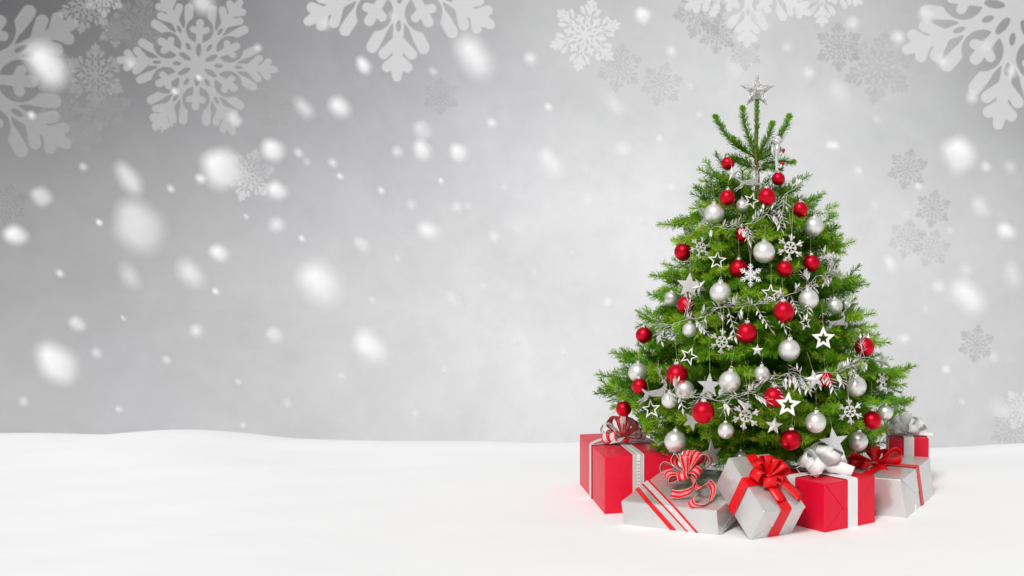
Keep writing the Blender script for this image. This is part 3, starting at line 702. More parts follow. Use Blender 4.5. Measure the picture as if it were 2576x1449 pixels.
# ------------------------------------------------------------------ gifts
def rot3(rx, ry, rz): return np.array(Euler((rx, ry, rz), 'XYZ').to_matrix())
def solid(o, t=.0011):
    m = o.modifiers.new('thickness', 'SOLIDIFY'); m.thickness = t; m.offset = 0; return o
def strip_mesh(name, Lp, Rp, cols, smooth=True):
    """a ribbon between two edge lines; cols = [(from, to, material)] across its width"""
    Lp = [np.array(p, float) for p in Lp]; Rp = [np.array(p, float) for p in Rp]
    cuts = sorted({c[0] for c in cols} | {c[1] for c in cols}); b = MB(); n = len(cuts)
    vs = [l+(r-l)*c for l, r in zip(Lp, Rp) for c in cuts]; mats = [c[2] for c in cols]; fs = []; ms = []
    for i in range(len(Lp)-1):
        for j in range(n-1): fs.append((i*n+j, i*n+j+1, (i+1)*n+j+1, (i+1)*n+j)); ms.append(j)
    me = bpy.data.meshes.new(name); me.from_pydata([tuple(v) for v in vs], [], fs)
    for m in mats: me.materials.append(m)
    me.polygons.foreach_set('material_index', ms); me.polygons.foreach_set('use_smooth', [smooth]*len(fs)); me.update(); return me
class Gift:
    def __init__(s, name, label, cor, paper, bev=.0045):
        s.c = {k: np.array(v, float) for k, v in cor.items()}
        s.o = sum(s.c[(i, j, 0)] for i in (0, 1) for j in (0, 1))/4
        for k in s.c: s.c[k] = s.c[k]-s.o
        s.dm = np.array([np.linalg.norm(s.c[(1, 0, 0)]-s.c[(0, 0, 0)]), np.linalg.norm(s.c[(0, 1, 0)]-s.c[(0, 0, 0)]), np.linalg.norm(s.c[(0, 0, 1)]-s.c[(0, 0, 0)])])
        s.e = tag(obj(name, None, None, s.o), label, 'gift', 'wrapped gifts under the tree'); s.e.empty_display_size = .1; s.paper = paper
        b = MB(); ks = [(0,0,0),(1,0,0),(1,1,0),(0,1,0),(0,0,1),(1,0,1),(1,1,1),(0,1,1)]
        b.add([s.c[k] for k in ks], [(3,2,1,0),(4,5,6,7),(0,1,5,4),(1,2,6,5),(2,3,7,6),(3,0,4,7)])
        me = b.mesh('wrapped_box', paper); bm = bmesh.new(); bm.from_mesh(me)
        bmesh.ops.bevel(bm, geom=bm.edges[:], offset=bev, segments=3, profile=.6, affect='EDGES'); bm.to_mesh(me); bm.free()
        me.polygons.foreach_set('use_smooth', [True]*len(me.polygons)); me.set_sharp_from_angle(angle=math.radians(40))
        s.box = obj('wrapped_box', me, s.e)
        s.n = rot3(0, 0, 0)[2] if 0 else np.cross(s.c[(1,0,1)]-s.c[(0,0,1)], s.c[(0,1,1)]-s.c[(0,0,1)]); s.n /= np.linalg.norm(s.n)
        s.ux = s.c[(1,0,1)]-s.c[(0,0,1)]; s.ux /= np.linalg.norm(s.ux); s.vx = np.cross(s.n, s.ux)
    def p(s, u, v, w):
        t = np.zeros(3)
        for i in (0, 1):
            for j in (0, 1):
                for k in (0, 1): t += s.c[(i, j, k)]*((u if i else 1-u)*(v if j else 1-v)*(w if k else 1-w))
        return t
    def band(s, axis, c, hw, cols, name='ribbon'):
        eu, ev, ew = .0040/s.dm
        if axis == 'u':   # crosses the v faces at u = c
            h = hw/s.dm[0]; path = [(-ev, -.0), (-ev, 1-.02), (-ev+.2*ev, 1+ew*.6), (.02, 1+ew), (.98, 1+ew), (1+ev, .98), (1+ev, 0)]
            L = [s.p(c-h, v, w) for v, w in path]; R = [s.p(c+h, v, w) for v, w in path]
        else:
            h = hw/s.dm[1]; path = [(-eu, -.0), (-eu, 1-.02), (-eu+.2*eu, 1+ew*.6), (.02, 1+ew), (.98, 1+ew), (1+eu, .98), (1+eu, 0)]
            L = [s.p(u, c-h, w) for u, w in path]; R = [s.p(u, c+h, w) for u, w in path]
        return solid(obj(name, strip_mesh(name, L, R, cols, False), s.e))
    def path(s, L, R, cols, name='ribbon'): return solid(obj(name, strip_mesh(name, [s.p(*q) for q in L], [s.p(*q) for q in R], cols, False), s.e))
    def flap(s, face, poly, lift=.0016):
        """a folded paper flap lying on an end face; poly in (across, up)"""
        eu, ev, ew = lift/s.dm
        f = {'v0': lambda a, w, k: s.p(a, -ev*k, w), 'u0': lambda a, w, k: s.p(-eu*k, a, w), 'u1': lambda a, w, k: s.p(1+eu*k, a, w)}[face]
        n = len(poly); b = MB()
        b.add([f(a, w, 1) for a, w in poly]+[f(a, w, -.5) for a, w in poly], [tuple(range(n)), tuple(range(2*n-1, n-1, -1))]+[(i, i+n, (i+1) % n+n, (i+1) % n) for i in range(n)])
        return obj('paper_flap', b.mesh('paper_flap', s.paper), s.e)
    def envelope(s, face, a=.42):
        s.flap(face, [(.012, .012), (.988, .012), (1-a, .50), (a, .50)], .0014)
        s.flap(face, [(.012, .988), (.988, .988), (1-a+.04, .43), (a-.04, .43)], .0030)
    def loop(s, c0, az, elv, L, w, fat, cols, roll=0., n=18, pinch=.35):
        o = math.cos(elv)*(math.cos(az)*s.ux+math.sin(az)*s.vx)+math.sin(elv)*s.n
        q = -math.sin(elv)*(math.cos(az)*s.ux+math.sin(az)*s.vx)+math.cos(elv)*s.n; b_ = np.cross(o, q)
        q, b_ = q*math.cos(roll)+b_*math.sin(roll), b_*math.cos(roll)-q*math.sin(roll)
        Lp, Rp = [], []
        for i in range(n+1):
            t = i/n; x = L*math.sin(math.pi*t)**.85; h = fat*L*math.sin(2*math.pi*t)*(.35+.65*math.sin(math.pi*t))
            ww = w*.5*(pinch+(1-pinch)*min(1, math.sin(math.pi*t)*1.35)); c = c0+o*x+q*h
            tw = .10*math.sin(math.pi*t); Lp.append(c-b_*ww+q*tw*ww); Rp.append(c+b_*ww-q*tw*ww)
        return solid(obj('bow_loop', strip_mesh('bow_loop', Lp, Rp, cols), s.e), .0007)
    def tail(s, pts, wv, cols, point=True, name='bow_tail'):
        pts = [np.array(p, float) for p in pts]; m = len(pts); tt = np.linspace(0, m-1, 6*m)
        P = np.stack([np.interp(tt, range(m), [p[k] for p in pts]) for k in range(3)], 1)
        for _ in range(4): P[1:-1] = (P[:-2]+2*P[1:-1]+P[2:])/4
        wv = np.array(wv, float); k = len(P); tg = unit(np.gradient(P, axis=0))
        L = [P[i]-wv*.5*min(1, .4+.6*i/(k*.3)) for i in range(k)]; R = [P[i]+wv*.5*min(1, .4+.6*i/(k*.3)) for i in range(k)]
        if point: R[-1] = R[-1]-tg[-1]*np.linalg.norm(wv)*.7
        return solid(obj(name, strip_mesh(name, L, R, cols), s.e), .0007)
    def knot(s, c0, r, m):
        bm = bmesh.new(); bmesh.ops.create_icosphere(bm, subdivisions=2, radius=r)
        for v in bm.verts: v.co *= 1+.18*math.sin(v.co.x*900)*math.cos(v.co.y*800)
        me = bpy.data.meshes.new('knot'); bm.to_mesh(me); bm.free(); me.materials.append(m); me.polygons.foreach_set('use_smooth', [True]*len(me.polygons))
        return obj('knot', me, s.e, c0, scale=(1, 1, .8))
    def local(s, x, y, d): return at(x, y, d)-s.o
def boxcor(o, R, dm): return {(i, j, k): np.array(o)+R@(np.array([i, j, k])*np.array(dm)) for i in (0, 1) for j in (0, 1) for k in (0, 1)}

# 1 tall red box at the left, sheer silver ribbon with a chevron print
g = Gift('red_gift_box', 'large red gift box at the left with sheer silver and red bow', boxcor((-.5602, 3.941, -.004), rot3(0, 0, .3108), (.2547, .62, .2142)), M_redpaper)
CH = [(0, .07, M_paleedge), (.07, .36, M_greyrib), (.36, .64, M_paleedge), (.64, .93, M_greyrib), (.93, 1, M_paleedge)]
rb = g.band('u', .49, .021, CH); g.band('v', .50, .021, CH)
g.flap('v0', [(.012, .012), (.988, .012), (.62, .42), (.36, .42)], .0014); g.flap('v0', [(.03, .985), (.45, .985), (.28, .70)], .0012)
ch = MB(); eu, ev, ew = .0051/g.dm
for i in range(15):                        # the printed chevrons down the middle of the band
    w0 = .90-i*.058
    for sgn in (-1, 1):
        a = [(.49, w0-.018), (.49+sgn*.018, w0), (.49+sgn*.018, w0+.012), (.49, w0-.006)]
        ch.add([g.p(u, -ev, w) for u, w in a], [(0, 1, 2, 3)])
obj('chevron_print', ch.mesh('chevron_print', M_chev), rb)
SH = [(0, .2, M_redsatin), (.2, .8, M_sheer), (.8, 1, M_redsatin)]; SH2 = [(0, .14, M_paleedge), (.14, .86, M_sheer), (.86, 1, M_paleedge)]; PK = [(0, .12, M_redsatin), (.12, .88, M_sheerpink), (.88, 1, M_redsatin)]
c0 = g.p(.5, .5, 1)+np.array([0, 0, .024])
for k in range(16):
    az = k*2.4+.3; elv = [.12, .45, .85, 1.2][k % 4]; g.loop(c0, az, elv, RNG.uniform(.078, .100), .034, .30, [SH, SH2, PK, SH][k % 4], roll=RNG.uniform(-.5, .5))
g.knot(c0, .012, M_redsatin)
g.tail([c0, c0+np.array([-.05, -.03, .004]), c0+np.array([-.095, -.035, -.006]), c0+np.array([-.125, -.03, -.02])], (-.008, .036, .002), SH2, False)
g.tail([c0, c0+np.array([-.004, -.045, .004]), c0+np.array([-.024, -.10, -.010])], (.034, .010, .003), SH2)
g.tail([c0, c0+np.array([.02, -.045, .0]), c0+np.array([.018, -.085, -.010])], (.024, .004, .0), [(0, 1, M_redsatin)])

# 2 flat silver box, striped ribbons laid aslant
R2 = rot3(.22, 0, -.4492)
g = Gift('silver_gift_box', 'flat silver gift box in front with slanting red stripes and curled striped bow', boxcor((-.4695, 3.7743, -.003), R2, (.3778, .335, .0916)), M_silpaper, .006)
eu, ev, ew = .0016/g.dm
def slant(v0, u0, b0, v1, u1, b1, cols):
    L = [(-eu, v0, .0), (-eu, v0, 1+ew), (u0, -ev, 1+ew), (b0, -ev, 0.0)]; R = [(-eu, v1, .0), (-eu, v1, 1+ew), (u1, -ev, 1+ew), (b1, -ev, 0.0)]
    g.path(L, R, cols)
ST = [(0, .2, M_redsatin), (.2, .8, M_sheer), (.8, 1, M_redsatin)]
slant(.30, .285, .51, .37, .35, .575, [(0, 1, M_redsatin)]); slant(.44, .44, .68, .58, .58, .80, ST)
g.path([(1+eu, .70, .0), (1+eu, .70, 1+ew), (.70, 1+ev, 1+ew)], [(1+eu, .86, .0), (1+eu, .86, 1+ew), (.86, 1+ev, 1+ew)], ST)
g.flap('u1', [(.01, .99), (.99, .99), (.62, .42), (.40, .42)], .003); g.flap('u1', [(.01, .01), (.99, .01), (.60, .5), (.42, .5)], .0014)
c0 = g.local(1727, 1193, 3.80)
RW = [(0, .04, M_paleedge), (.04, .36, M_redsatin), (.36, .64, M_sheerpink), (.64, .96, M_redsatin), (.96, 1, M_paleedge)]
for (az, elv, L, rl) in [(2.5, .45, .10, .5), (1.7, .85, .095, -.3), (1.1, .7, .10, .3), (.45, .55, .115, -.5), (3.3, .25, .105, .6), (4.1, .15, .085, -.4), (5.0, .25, .072, .2), (5.9, .3, .08, .4), (2.0, 1.2, .075, 0)]:
    g.loop(c0, az, elv, L*.92, .036, .25, RW, roll=rl)
g.knot(c0, .010, M_redsatin)
za = lambda x, y, d: g.local(1408.8+x*.23609, 1039.8+y*.23609, d)
g.tail([za(1390, 660, 3.76), za(1440, 760, 3.71), za(1390, 830, 3.69), za(1280, 870, 3.70), za(1165, 850, 3.71)], (.006, -.006, .028), RW)
g.tail([za(1420, 660, 3.77), za(1440, 790, 3.70), za(1500, 800, 3.66), za(1580, 720, 3.68), za(1640, 800, 3.69), za(1610, 930, 3.67), za(1510, 1000, 3.63), za(1410, 985, 3.62), za(1385, 930, 3.64), za(1450, 865, 3.67)], (.020, -.014, .018), RW, False, 'curled_tail')

# 3 tilted silver box leaning on its neighbour, broad red ribbon
R3_ = rot3(.624, .0117, .6208)
g = Gift('silver_gift_box', 'silver gift box tipped up in the middle with broad red satin bow', boxcor((-.0254, 3.5464, -.003), R3_, (.1738, .2568, .1337)), M_silpaper, .005)
RS = [(0, 1, M_redsatin)]
g.band('u', .52, .0215, RS); g.band('v', .52, .0205, RS); g.envelope('v0', .40)
c0 = g.p(.52, .54, 1)+g.n*.014
for (az, elv, L, rl, w) in [(3.3, .35, .075, .2, .044), (.15, .35, .080, -.2, .044), (1.5, .75, .070, .1, .044), (2.5, .6, .066, .4, .042), (.8, .7, .066, -.4, .042), (4.2, .35, .066, .3, .045), (5.4, .25, .055, -.3, .04)]:
    g.loop(c0, az, elv, L, w, .30, RS, roll=rl)
g.knot(c0, .013, M_redsatin)
g.tail([c0, c0-g.vx*.06-g.ux*.012+g.n*.006, c0-g.vx*.115-g.ux*.004-g.n*.004], g.ux*.04+g.n*.004, RS)
g.tail([c0, c0-g.vx*.05+g.ux*.045+g.n*.008, c0-g.vx*.115+g.ux*.078-g.n*.004], g.ux*.036+g.vx*.016, RS)

# 4 red box with a white satin ribbon
g = Gift('red_gift_box', 'red gift box at the front right with white satin bow', boxcor((.2292, 3.6479, -.003), rot3(0, 0, .6996), (.2472, .34, .1685)), M_redpaper)
WS = [(0, 1, M_whitesatin)]
g.band('u', .53, .0235, WS); g.band('v', .50, .0235, WS); g.envelope('v0', .40)
c0 = g.p(.50, .40, 1)+np.array([0, 0, .026])
for k in range(13):
    az = k*2.4; elv = [.15, .5, .9, 1.25][k % 4]; g.loop(c0, az, elv, RNG.uniform(.072, .092), .056, .30, WS, roll=RNG.choice([-1, 1])*RNG.uniform(.5, 1.3))
g.knot(c0, .014, M_whitesatin)
g.tail([c0, c0+np.array([-.02, -.05, .006]), c0+np.array([-.035, -.09, -.014])], (.04, -.012, .006), WS)
g.tail([c0, c0+np.array([.05, -.03, .006]), c0+np.array([.10, -.045, -.012])], (.018, .004, .04), WS, False)
b = MB(); b.tube([c0, c0+np.array([-.06, -.03, .02]), c0+np.array([-.098, -.03, .002]), c0+np.array([-.085, -.04, -.015])], .0012, 5); obj('tie_wire', b.mesh('tie_wire', M_paleedge), g.e)

# 5 silver box at the right with a red bow
off = np.array([-.24, .11, 0]); A, B_ = np.array([.54, 3.874, -.003]), np.array([.7095, 4.306, -.003]); At, Bt = np.array([.517, 3.872, .1395]), np.array([.688, 4.285, .153])
g = Gift('silver_gift_box', 'silver gift box at the right with glossy red bow', {(0,0,0): A, (1,0,0): B_, (0,1,0): A+off, (1,1,0): B_+off, (0,0,1): At, (1,0,1): Bt, (0,1,1): At+off, (1,1,1): Bt+off}, M_silpaper, .005)
g.band('u', .53, .020, RS); g.band('v', .52, .020, RS)
g.flap('v0', [(.01, .99), (.99, .99), (.60, .42), (.36, .42)], .003); g.flap('v0', [(.30, .01), (.99, .01), (.62, .5), (.38, .5)], .0014)
c0 = g.local(2203, 1165, 4.10)
X_ = np.array([1., 0, 0])
def wl(az, elv, L, w, fat, rl): g.loop(c0, az-math.atan2(g.ux[1], g.ux[0]), elv, L, w, fat, RS, roll=rl)
wl(3.25, .12, .105, .05, .26, 1.0); wl(.15, .3, .105, .052, .28, -.9); wl(1.7, .8, .075, .05, .3, .1); wl(2.6, .55, .08, .045, .28, .5); wl(.8, .6, .07, .045, .28, -.4); wl(4.0, .1, .08, .04, .2, .6)
g.knot(c0, .014, M_redsatin)
g.tail([c0, c0+np.array([.01, -.03, -.004]), c0+np.array([.022, -.06, -.022]), c0+np.array([.014, -.075, -.05])], (.044, .0, .010), RS)
b = MB()
for s in (0, 1): b.tube([c0+np.array([.0, -.012, .006]), c0+np.array([-.03, -.05, .006+.006*s]), c0+np.array([-.055, -.055, -.006-.008*s]), c0+np.array([-.03, -.07, -.012]), c0+np.array([-.06, -.085, -.028+.004*s])], .0011, 5)
obj('tie_wire', b.mesh('tie_wire', M_wire), g.e)

# 6 small red box at the back right with a white bow
g = Gift('red_gift_box', 'small red gift box at the far right back with white ribbon', boxcor((.548, 4.47, -.003), rot3(0, 0, -.04), (.166, .17, .205)), M_redpaper)
g.band('u', .50, .021, [(0, .08, M_whitesatin), (.08, .92, M_paleedge), (.92, 1, M_whitesatin)]); g.band('v', .5, .021, WS)
g.flap('v0', [(.01, .99), (.99, .99), (.62, .5), (.40, .5)], .0014)
c0 = g.p(.45, .4, 1)+np.array([0, 0, .012])
for (az, elv, L, rl) in [(3.3, .5, .088, .5), (2.6, .9, .075, -.3), (1.5, 1.2, .08, .2), (.5, .8, .075, -.4), (.0, .45, .085, .4), (3.9, .4, .07, .3), (5.3, .5, .06, -.3), (2.9, .25, .075, -.6)]:
    g.loop(c0, az, elv, L*1.08, .050, .32, WS, roll=rl)
g.knot(c0, .012, M_wire)
for s in range(4):
    b = MB(); b.tube([c0, c0+np.array([.03*(s-1.5), -.03, .004]), c0+np.array([.045*(s-1.3), -.04, -.008+.003*s])], .001, 5); obj('tie_wire', b.mesh('tie_wire', M_wire), g.e)
g.tail([c0, c0+np.array([.06, -.02, .0]), c0+np.array([.12, -.03, .0])], (.004, .012, .012), WS)

# ------------------------------------------------------------------ frosted snowflake cut-outs hanging behind the crest
def flake_mesh(n=230, thick=.012):
    g1 = np.linspace(-1.06, 1.06, n); GX, GY = np.meshgrid(g1, g1)
    r = np.hypot(GX, GY); th = np.abs((np.arctan2(GX, GY)+math.pi/6) % (math.pi/3)-math.pi/6)
    x = r*np.sin(th); y = r*np.cos(th)             # folded into one half arm: y along the arm, x off it
    def cap(ax, ay, bx, by, ra, rb):
        dx, dy = bx-ax, by-ay; t = np.clip(((x-ax)*dx+(y-ay)*dy)/(dx*dx+dy*dy), 0, 1)
        return np.hypot(x-ax-dx*t, y-ay-dy*t)-(ra+(rb-ra)*t)
    def ell(cx_, cy_, a, b, rot):
        c, s = math.cos(rot), math.sin(rot); u = (x-cx_)*c+(y-cy_)*s; v = -(x-cx_)*s+(y-cy_)*c
        return (np.hypot(u/a, v/b)-1)*min(a, b)
    u = np.minimum
    fx, fy = .5, math.cos(math.pi/6)                               # the axis halfway between two arms
    d = u(cap(0, 0, 0, .97, .055, .046), cap(0, .90, 0, .985, .060, .042))            # arm and its tip
    d = u(d, cap(0, .80, .095, .895, .038, .048)); d = u(d, cap(0, .64, .13, .775, .042, .050))   # lobes on the arm
    d = u(d, cap(0, .35, .125, .50, .060, .048)); d = u(d, cap(.125, .50, .205, .65, .048, .056)); d = u(d, cap(.205, .65, .24, .715, .056, .056))   # side branch curling round
    d = u(d, r-.335)                                               # hub
    d = np.maximum(d, -(np.hypot(x-.46*fx, y-.46*fy)-.175))        # round gap between the branches
    fing = u(cap(.24*fx, .24*fy, .55*fx, .55*fy, .036, .050), cap(.42*fx, .42*fy, .46*fx-.085*fy, .46*fy+.085*fx, .032, .043))
    d = u(d, fing)
    d = np.maximum(d, -ell(.195*fx, .195*fy, .088, .036, math.radians(60)))   # teardrop, diamond and almond holes
    d = np.maximum(d, -ell(0, .265, .027, .055, 0)); d = np.maximum(d, -ell(0, .52, .024, .055, 0)); d = np.maximum(d, -ell(.09, .575, .020, .055, math.radians(-28)))
    V = {}; vs = []; fs = []; edges = []
    def gid(i, j):
        k = ('g', i, j)
        if k not in V: V[k] = len(vs); vs.append((GX[i, j], GY[i, j]))
        return V[k]
    def cross(i, j, i2, j2):
        if (i2, j2) < (i, j): i, j, i2, j2 = i2, j2, i, j
        k = (i, j, i2, j2)
        if k not in V:
            t = d[i, j]/(d[i, j]-d[i2, j2]); t = min(max(t, .02), .98); V[k] = len(vs); vs.append((GX[i, j]+(GX[i2, j2]-GX[i, j])*t, GY[i, j]+(GY[i2, j2]-GY[i, j])*t))
        return V[k]
    ins = d < 0; cnt = ins[:-1, :-1].astype(int)+ins[1:, :-1]+ins[:-1, 1:]+ins[1:, 1:]
    for i, j in zip(*np.nonzero(cnt)):
        cr = [(i, j), (i, j+1), (i+1, j+1), (i+1, j)]; poly = []; cx_ = []
        for k in range(4):
            a, b2 = cr[k], cr[(k+1) % 4]
            if ins[a]: poly.append(gid(*a))
            if ins[a] != ins[b2]: q = cross(*a, *b2); poly.append(q); cx_.append((q, ins[a]))
        if len(poly) >= 3: fs.append(tuple(poly))
        if len(cx_) == 2: edges.append((cx_[0][0], cx_[1][0]) if cx_[0][1] else (cx_[1][0], cx_[0][0]))
    N = len(vs); v3 = [(a, -thick/2, b2) for a, b2 in vs]+[(a, thick/2, b2) for a, b2 in vs]
    allf = fs+[tuple(N+i for i in reversed(f)) for f in fs]+[(a, b2, N+b2, N+a) for a, b2 in edges]
    return v3, allf
fv, ff = flake_mesh(); ME_fl = {}
for k, m in M_fr.items():
    me = bpy.data.meshes.new('frosted_snowflake'); me.from_pydata(fv, [], ff); me.materials.append(m); me.update(); ME_fl[k] = me
BGF = [ # px,py,R px,distance,rotation,tone,label
 (498,163,192,8.6,33,'light','large complete frosted snowflake in the upper left sky'),
 (-95,195,310,8.2,3,'mid','huge frosted snowflake cut off by the left edge'),
 (1008,-78,276,8.4,2,'soft','huge frosted snowflake cut off by the top edge, left of centre'),
 (1472,88,92,8.5,12,'pale','medium pale frosted snowflake at the top, left of the tree'),
 (1805,86,50,8.9,6,'dark','small grey frosted snowflake above left of the treetop star'),
 (1885,-62,178,8.3,2,'pale','large pale frosted snowflake cut off by the top edge above the treetop'),
 (2068,-50,115,8.6,0,'pale','pale frosted snowflake cut off by the top edge right of the treetop'),
 (2560,20,302,8.2,9.5,'soft','huge frosted snowflake in the upper right corner'),
 (2283,425,52,8.9,12,'dark','grey frosted snowflake at the right, uppermost of the four in a cluster'),
 (2347,525,48,8.7,8,'dark','grey frosted snowflake at the right, second from the top of its cluster'),
 (2282,600,50,9.2,10,'dim','dim frosted snowflake at the right, left one of an overlapping pair'),
 (2342,624,50,8.8,20,'dim','dim frosted snowflake at the right, right one of an overlapping pair'),
 (2456,865,48,8.9,8,'dark','grey frosted snowflake alone at the right beside the lower branches'),
 (2545,1085,55,9.3,10,'dim','dim frosted snowflake low at the right edge just above the snow'),
 (2570,1030,55,8.8,25,'pale','pale frosted snowflake cut off low at the right edge'),
 (240,190,80,9.2,0,'mid','grey frosted snowflake left of the large complete one'),
 (152,252,62,8.9,0,'mid','grey frosted snowflake under the large snow clump at the left'),
 (290,76,44,9.0,0,'mid','small frosted snowflake at the upper left between two larger ones'),
 (352,60,78,9.6,12,'dim','dim frosted snowflake touching the left arm of the large complete one'),
 (268,268,62,9.7,20,'dim','dim frosted snowflake at the left below the grey ones'),
 (215,335,50,9.9,0,'dim','faintest small frosted snowflake in the left sky, lowest of its cluster'),
 (408,302,30,8.4,0,'light','tiny frosted snowflake at the lower left arm of the large complete one'),
 (215,15,70,9.3,10,'mid','frosted snowflake cut off by the top edge at the left'),
 (262,-8,52,8.8,0,'light','small light frosted snowflake cut off by the top edge at the left'),
 (20,512,50,8.9,10,'mid','frosted snowflake cut off by the left edge, halfway up'),
 (625,440,68,9.0,18,'soft','frosted snowflake right of a large snow clump in the left half'),
 (685,265,62,9.8,25,'dim','dim frosted snowflake under the right arm of the large complete one'),
 (1108,242,48,9.8,0,'dim','dim frosted snowflake near the top centre'),
 (1558,170,62,9.8,10,'dim','dim frosted snowflake overlapping the medium pale one'),
 (1665,212,56,9.3,15,'dim','dim frosted snowflake left of the treetop star'),
 (1762,30,70,9.5,20,'dark','grey frosted snowflake cut off by the top edge near the treetop'),
 (1875,135,44,9.6,0,'dim','dim small frosted snowflake right above the treetop star'),
 (2110,118,62,9.4,0,'dark','grey frosted snowflake right of the treetop, under the pale cut-off ones'),
 (2212,170,92,9.6,10,'dim','dim frosted snowflake beside the corner snowflake at the upper right'),
]
for (x, y, R_, d, rot, tone, lab) in BGF:
    o = obj('frosted_snowflake', ME_fl[tone], None, at(x, y, d), (0, math.radians(rot), math.radians(RNG.uniform(-4, 4))), R_*d/F)
    tag(o, lab, 'snowflake', 'frosted snowflakes in the sky')

# ------------------------------------------------------------------ falling snow: loose clumps in the air between the lens and the tree
ME_cl = {}
for kd, m in (('d', M_flake), ('f', M_flakef)):
    for q in range(3):
        bm = bmesh.new(); bmesh.ops.create_icosphere(bm, subdivisions=3, radius=1); rr = random.Random(q)
        ph = [rr.random()*6 for _ in range(6)]
        for v in bm.verts:
            p = v.co.copy(); f = 1+.16*math.sin(3*p.x+ph[0])*math.sin(2.6*p.z+ph[1])+.10*math.sin(6*p.y+ph[2])*math.sin(5*p.x+ph[3])+.05*math.sin(13*p.z+ph[4])*math.sin(11*p.x+ph[5])
            v.co = p*f
        me = bpy.data.meshes.new('snow_clump'); bm.to_mesh(me); bm.free(); me.polygons.foreach_set('use_smooth', [True]*len(me.polygons)); me.materials.append(m); ME_cl[kd+str(q)] = me
BIG = [(120,165,135,88,58,'d','largest white snow clump in the upper left, over a cut-off snowflake'),(1195,145,135,82,55,'d','large oval snow clump near the top centre'),(560,425,108,95,70,'d','large round snow clump beside a frosted snowflake in the left half'),
       (810,715,135,100,48,'d','largest snow clump in the middle of the empty left half'),(935,875,105,70,52,'d','large snow clump nearest the middle, low over the snow'),(145,915,112,78,55,'d','large snow clump at the lower left above the snow crest'),
       (1390,415,100,50,58,'d','long snow clump halfway between centre and treetop'),(2412,390,100,85,60,'d','large round snow clump at the upper right'),(2435,750,115,75,48,'d','large oval snow clump at the right beside the tree'),
       (350,570,130,105,70,'f','broad faint snow clump in the left half'),(325,450,92,48,58,'f','long faint snow clump above the broad faint one'),(2110,235,75,55,45,'f','faint snow clump right of the treetop star'),(2515,1030,75,38,55,'f','faint snow clump low at the right edge')]
SMALL = [(855,270,60,48,60,'d'),(687,378,56,52,60,'d'),(697,480,52,45,60,'d'),(1063,378,52,42,70,'d'),(1063,328,50,46,70,'f'),(1155,385,48,42,60,'d'),(1080,582,62,46,35,'d'),(327,695,78,34,58,'f'),(482,690,88,46,55,'d'),(552,637,52,42,40,'d'),
 (40,592,54,50,60,'d'),(495,832,36,32,50,'d'),(697,566,40,36,50,'d'),(765,272,62,32,50,'f'),(1143,755,58,44,60,'f'),(692,843,44,40,60,'f'),(195,815,42,34,60,'f'),(243,888,28,24,60,'f'),(915,165,46,32,65,'d'),(1335,148,34,30,60,'d'),
 (1238,310,27,22,50,'d'),(838,410,28,16,55,'d'),(856,444,20,15,50,'d'),(430,475,24,12,55,'d'),(505,450,27,22,50,'d'),(752,385,28,16,60,'d'),(772,408,26,14,60,'f'),(1000,382,33,24,55,'d'),(1150,522,32,25,55,'d'),(1180,520,24,20,60,'f'),
 (1245,598,32,26,50,'d'),(1305,575,38,30,60,'f'),(1035,515,27,24,60,'f'),(910,615,42,32,50,'f'),(152,688,24,15,55,'d'),(543,733,20,15,50,'d'),(105,495,52,46,60,'f'),(1480,505,32,24,50,'d'),(1570,378,40,34,60,'d'),(1545,265,66,40,55,'f'),
 (1850,180,72,38,58,'f'),(1618,40,42,38,60,'d'),(2095,367,42,26,10,'d'),(2445,245,34,28,75,'d'),(2370,155,36,28,65,'d'),(2465,522,62,46,65,'f'),(2530,583,48,44,60,'d'),(2240,665,50,28,60,'d'),(2362,722,38,28,40,'d'),(2275,853,30,24,20,'d'),
 (2545,690,74,46,75,'f'),(2205,300,27,15,50,'f'),(500,195,20,14,55,'d'),(80,290,24,18,60,'d'),(590,300,44,32,55,'f'),(510,5,64,52,70,'f'),(2035,185,34,28,65,'d'),(1735,215,26,14,55,'f'),(2145,60,38,34,60,'d'),(1910,45,44,38,60,'f'),
 (725,1015,26,20,60,'f'),(1045,1040,24,20,60,'f'),(612,1070,20,16,60,'f'),(1220,720,22,16,55,'f'),(1000,650,20,12,55,'f'),(310,800,18,10,55,'f'),(937,755,22,16,55,'f'),(1475,430,22,12,55,'f'),(2430,680,34,26,70,'f'),(2280,540,30,24,60,'f')]
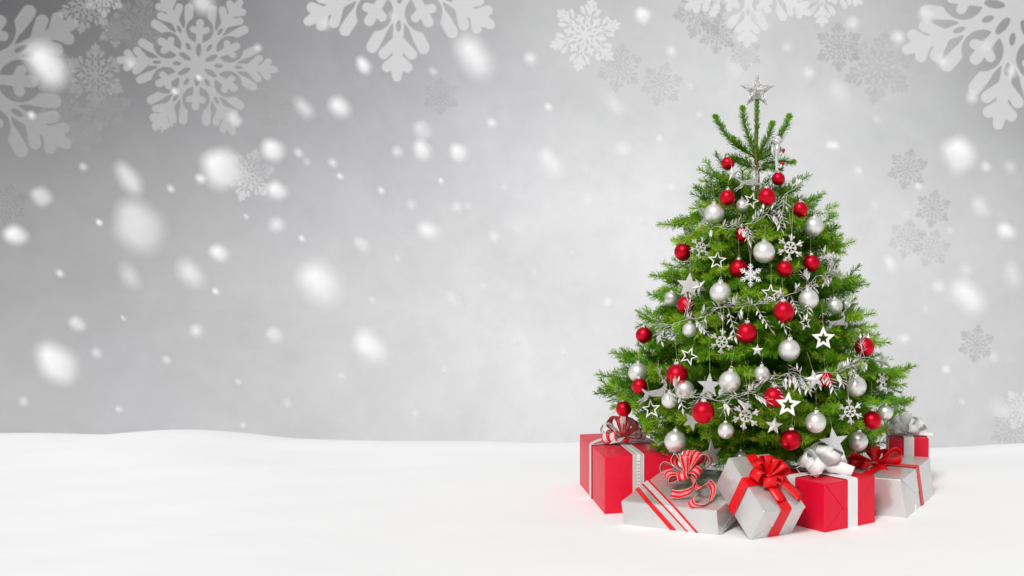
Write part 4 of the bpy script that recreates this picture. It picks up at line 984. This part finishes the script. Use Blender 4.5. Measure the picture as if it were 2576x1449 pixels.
SMALL += [(1690,470,26,18,55,'d'),(1440,640,24,18,55,'f'),(1620,560,20,14,55,'f'),(1530,760,26,20,55,'d'),(1345,690,30,24,60,'f'),(1420,885,22,18,55,'f'),(1300,860,26,20,55,'f'),(1120,930,24,18,55,'f'),(860,945,22,16,55,'f'),(600,960,20,14,55,'f'),
 (420,905,24,18,55,'f'),(60,1010,26,20,55,'f'),(300,1030,20,16,55,'f'),(760,600,20,14,55,'d'),(620,545,18,12,55,'f'),(960,480,22,14,55,'d'),(1110,455,18,14,55,'d'),(1270,470,22,16,55,'f'),(1380,270,24,18,55,'d'),(1090,180,26,18,55,'f'),
 (990,40,30,24,60,'f'),(820,60,34,26,60,'f'),(650,120,24,18,55,'f'),(440,230,22,16,55,'d'),(330,160,30,24,60,'f'),(210,420,24,18,60,'f'),(250,560,20,14,55,'d'),(1690,130,30,22,60,'d'),(1760,290,24,18,55,'f'),(1660,350,22,16,55,'d'),
 (2160,430,24,18,55,'d'),(2200,520,30,24,60,'f'),(2310,470,22,16,55,'d'),(2480,420,30,22,60,'d'),(2390,580,22,16,60,'f'),(2500,900,30,24,60,'f'),(2380,930,24,18,55,'d'),(2420,1010,20,14,55,'f'),(2330,780,20,14,55,'f'),(2540,420,36,30,60,'f'),
 (2260,95,36,30,60,'d'),(2330,40,44,36,60,'f'),(2480,120,40,34,60,'f'),(2545,180,36,28,60,'d'),(1980,120,30,24,60,'f')]
def clump(x, y, a, b_, ang, kd, lab, grp):
    real = .017 if a > 90 else (.0125 if a > 40 else .008)
    d = min(2.4, real*F/(a*.62))
    blur = .0099*abs(1/d-1/4.0)*F
    ra = max(.36*a, .56*(a-.6*blur)); rb = max(.36*b_, .56*(b_-.6*blur))
    o = obj('falling_snow_clump', ME_cl[kd+str(int(RNG.integers(3)))], None, at(x, y, d), (0, math.radians(ang), 0), (ra*d/F, rb*d/F, rb*d/F))
    tag(o, lab, 'snow clump', grp)
for t in BIG: clump(*t, 'large falling snow clumps')
def sclass(t):
    zone = ('upper ' if t[1] < 480 else 'lower ')+('left' if t[0] < 640 else 'middle' if t[0] < 1400 else 'right')
    return f"{'faint' if t[5] == 'f' else 'white'} {'medium' if t[2] > 40 else 'small'} snow clump", zone
ORD = ['leftmost', 'second', 'third', 'fourth', 'fifth', 'sixth', 'seventh', 'eighth', 'ninth', 'tenth', 'eleventh', 'twelfth', 'thirteenth', 'fourteenth', 'fifteenth', 'sixteenth', 'seventeenth', 'eighteenth', 'nineteenth', 'twentieth']+[f'{k}th' for k in range(21, 60)]
for t in SMALL:
    same = sorted(q for q in SMALL if sclass(q) == sclass(t)); k = same.index(t); a, z = sclass(t)
    lab = (f'only {a}' if len(same) == 1 else f'leftmost {a}' if k == 0 else f'{ORD[k]} {a} from the left')+f' falling in the {z} sky'
    clump(*t, lab, 'small falling snow clumps')
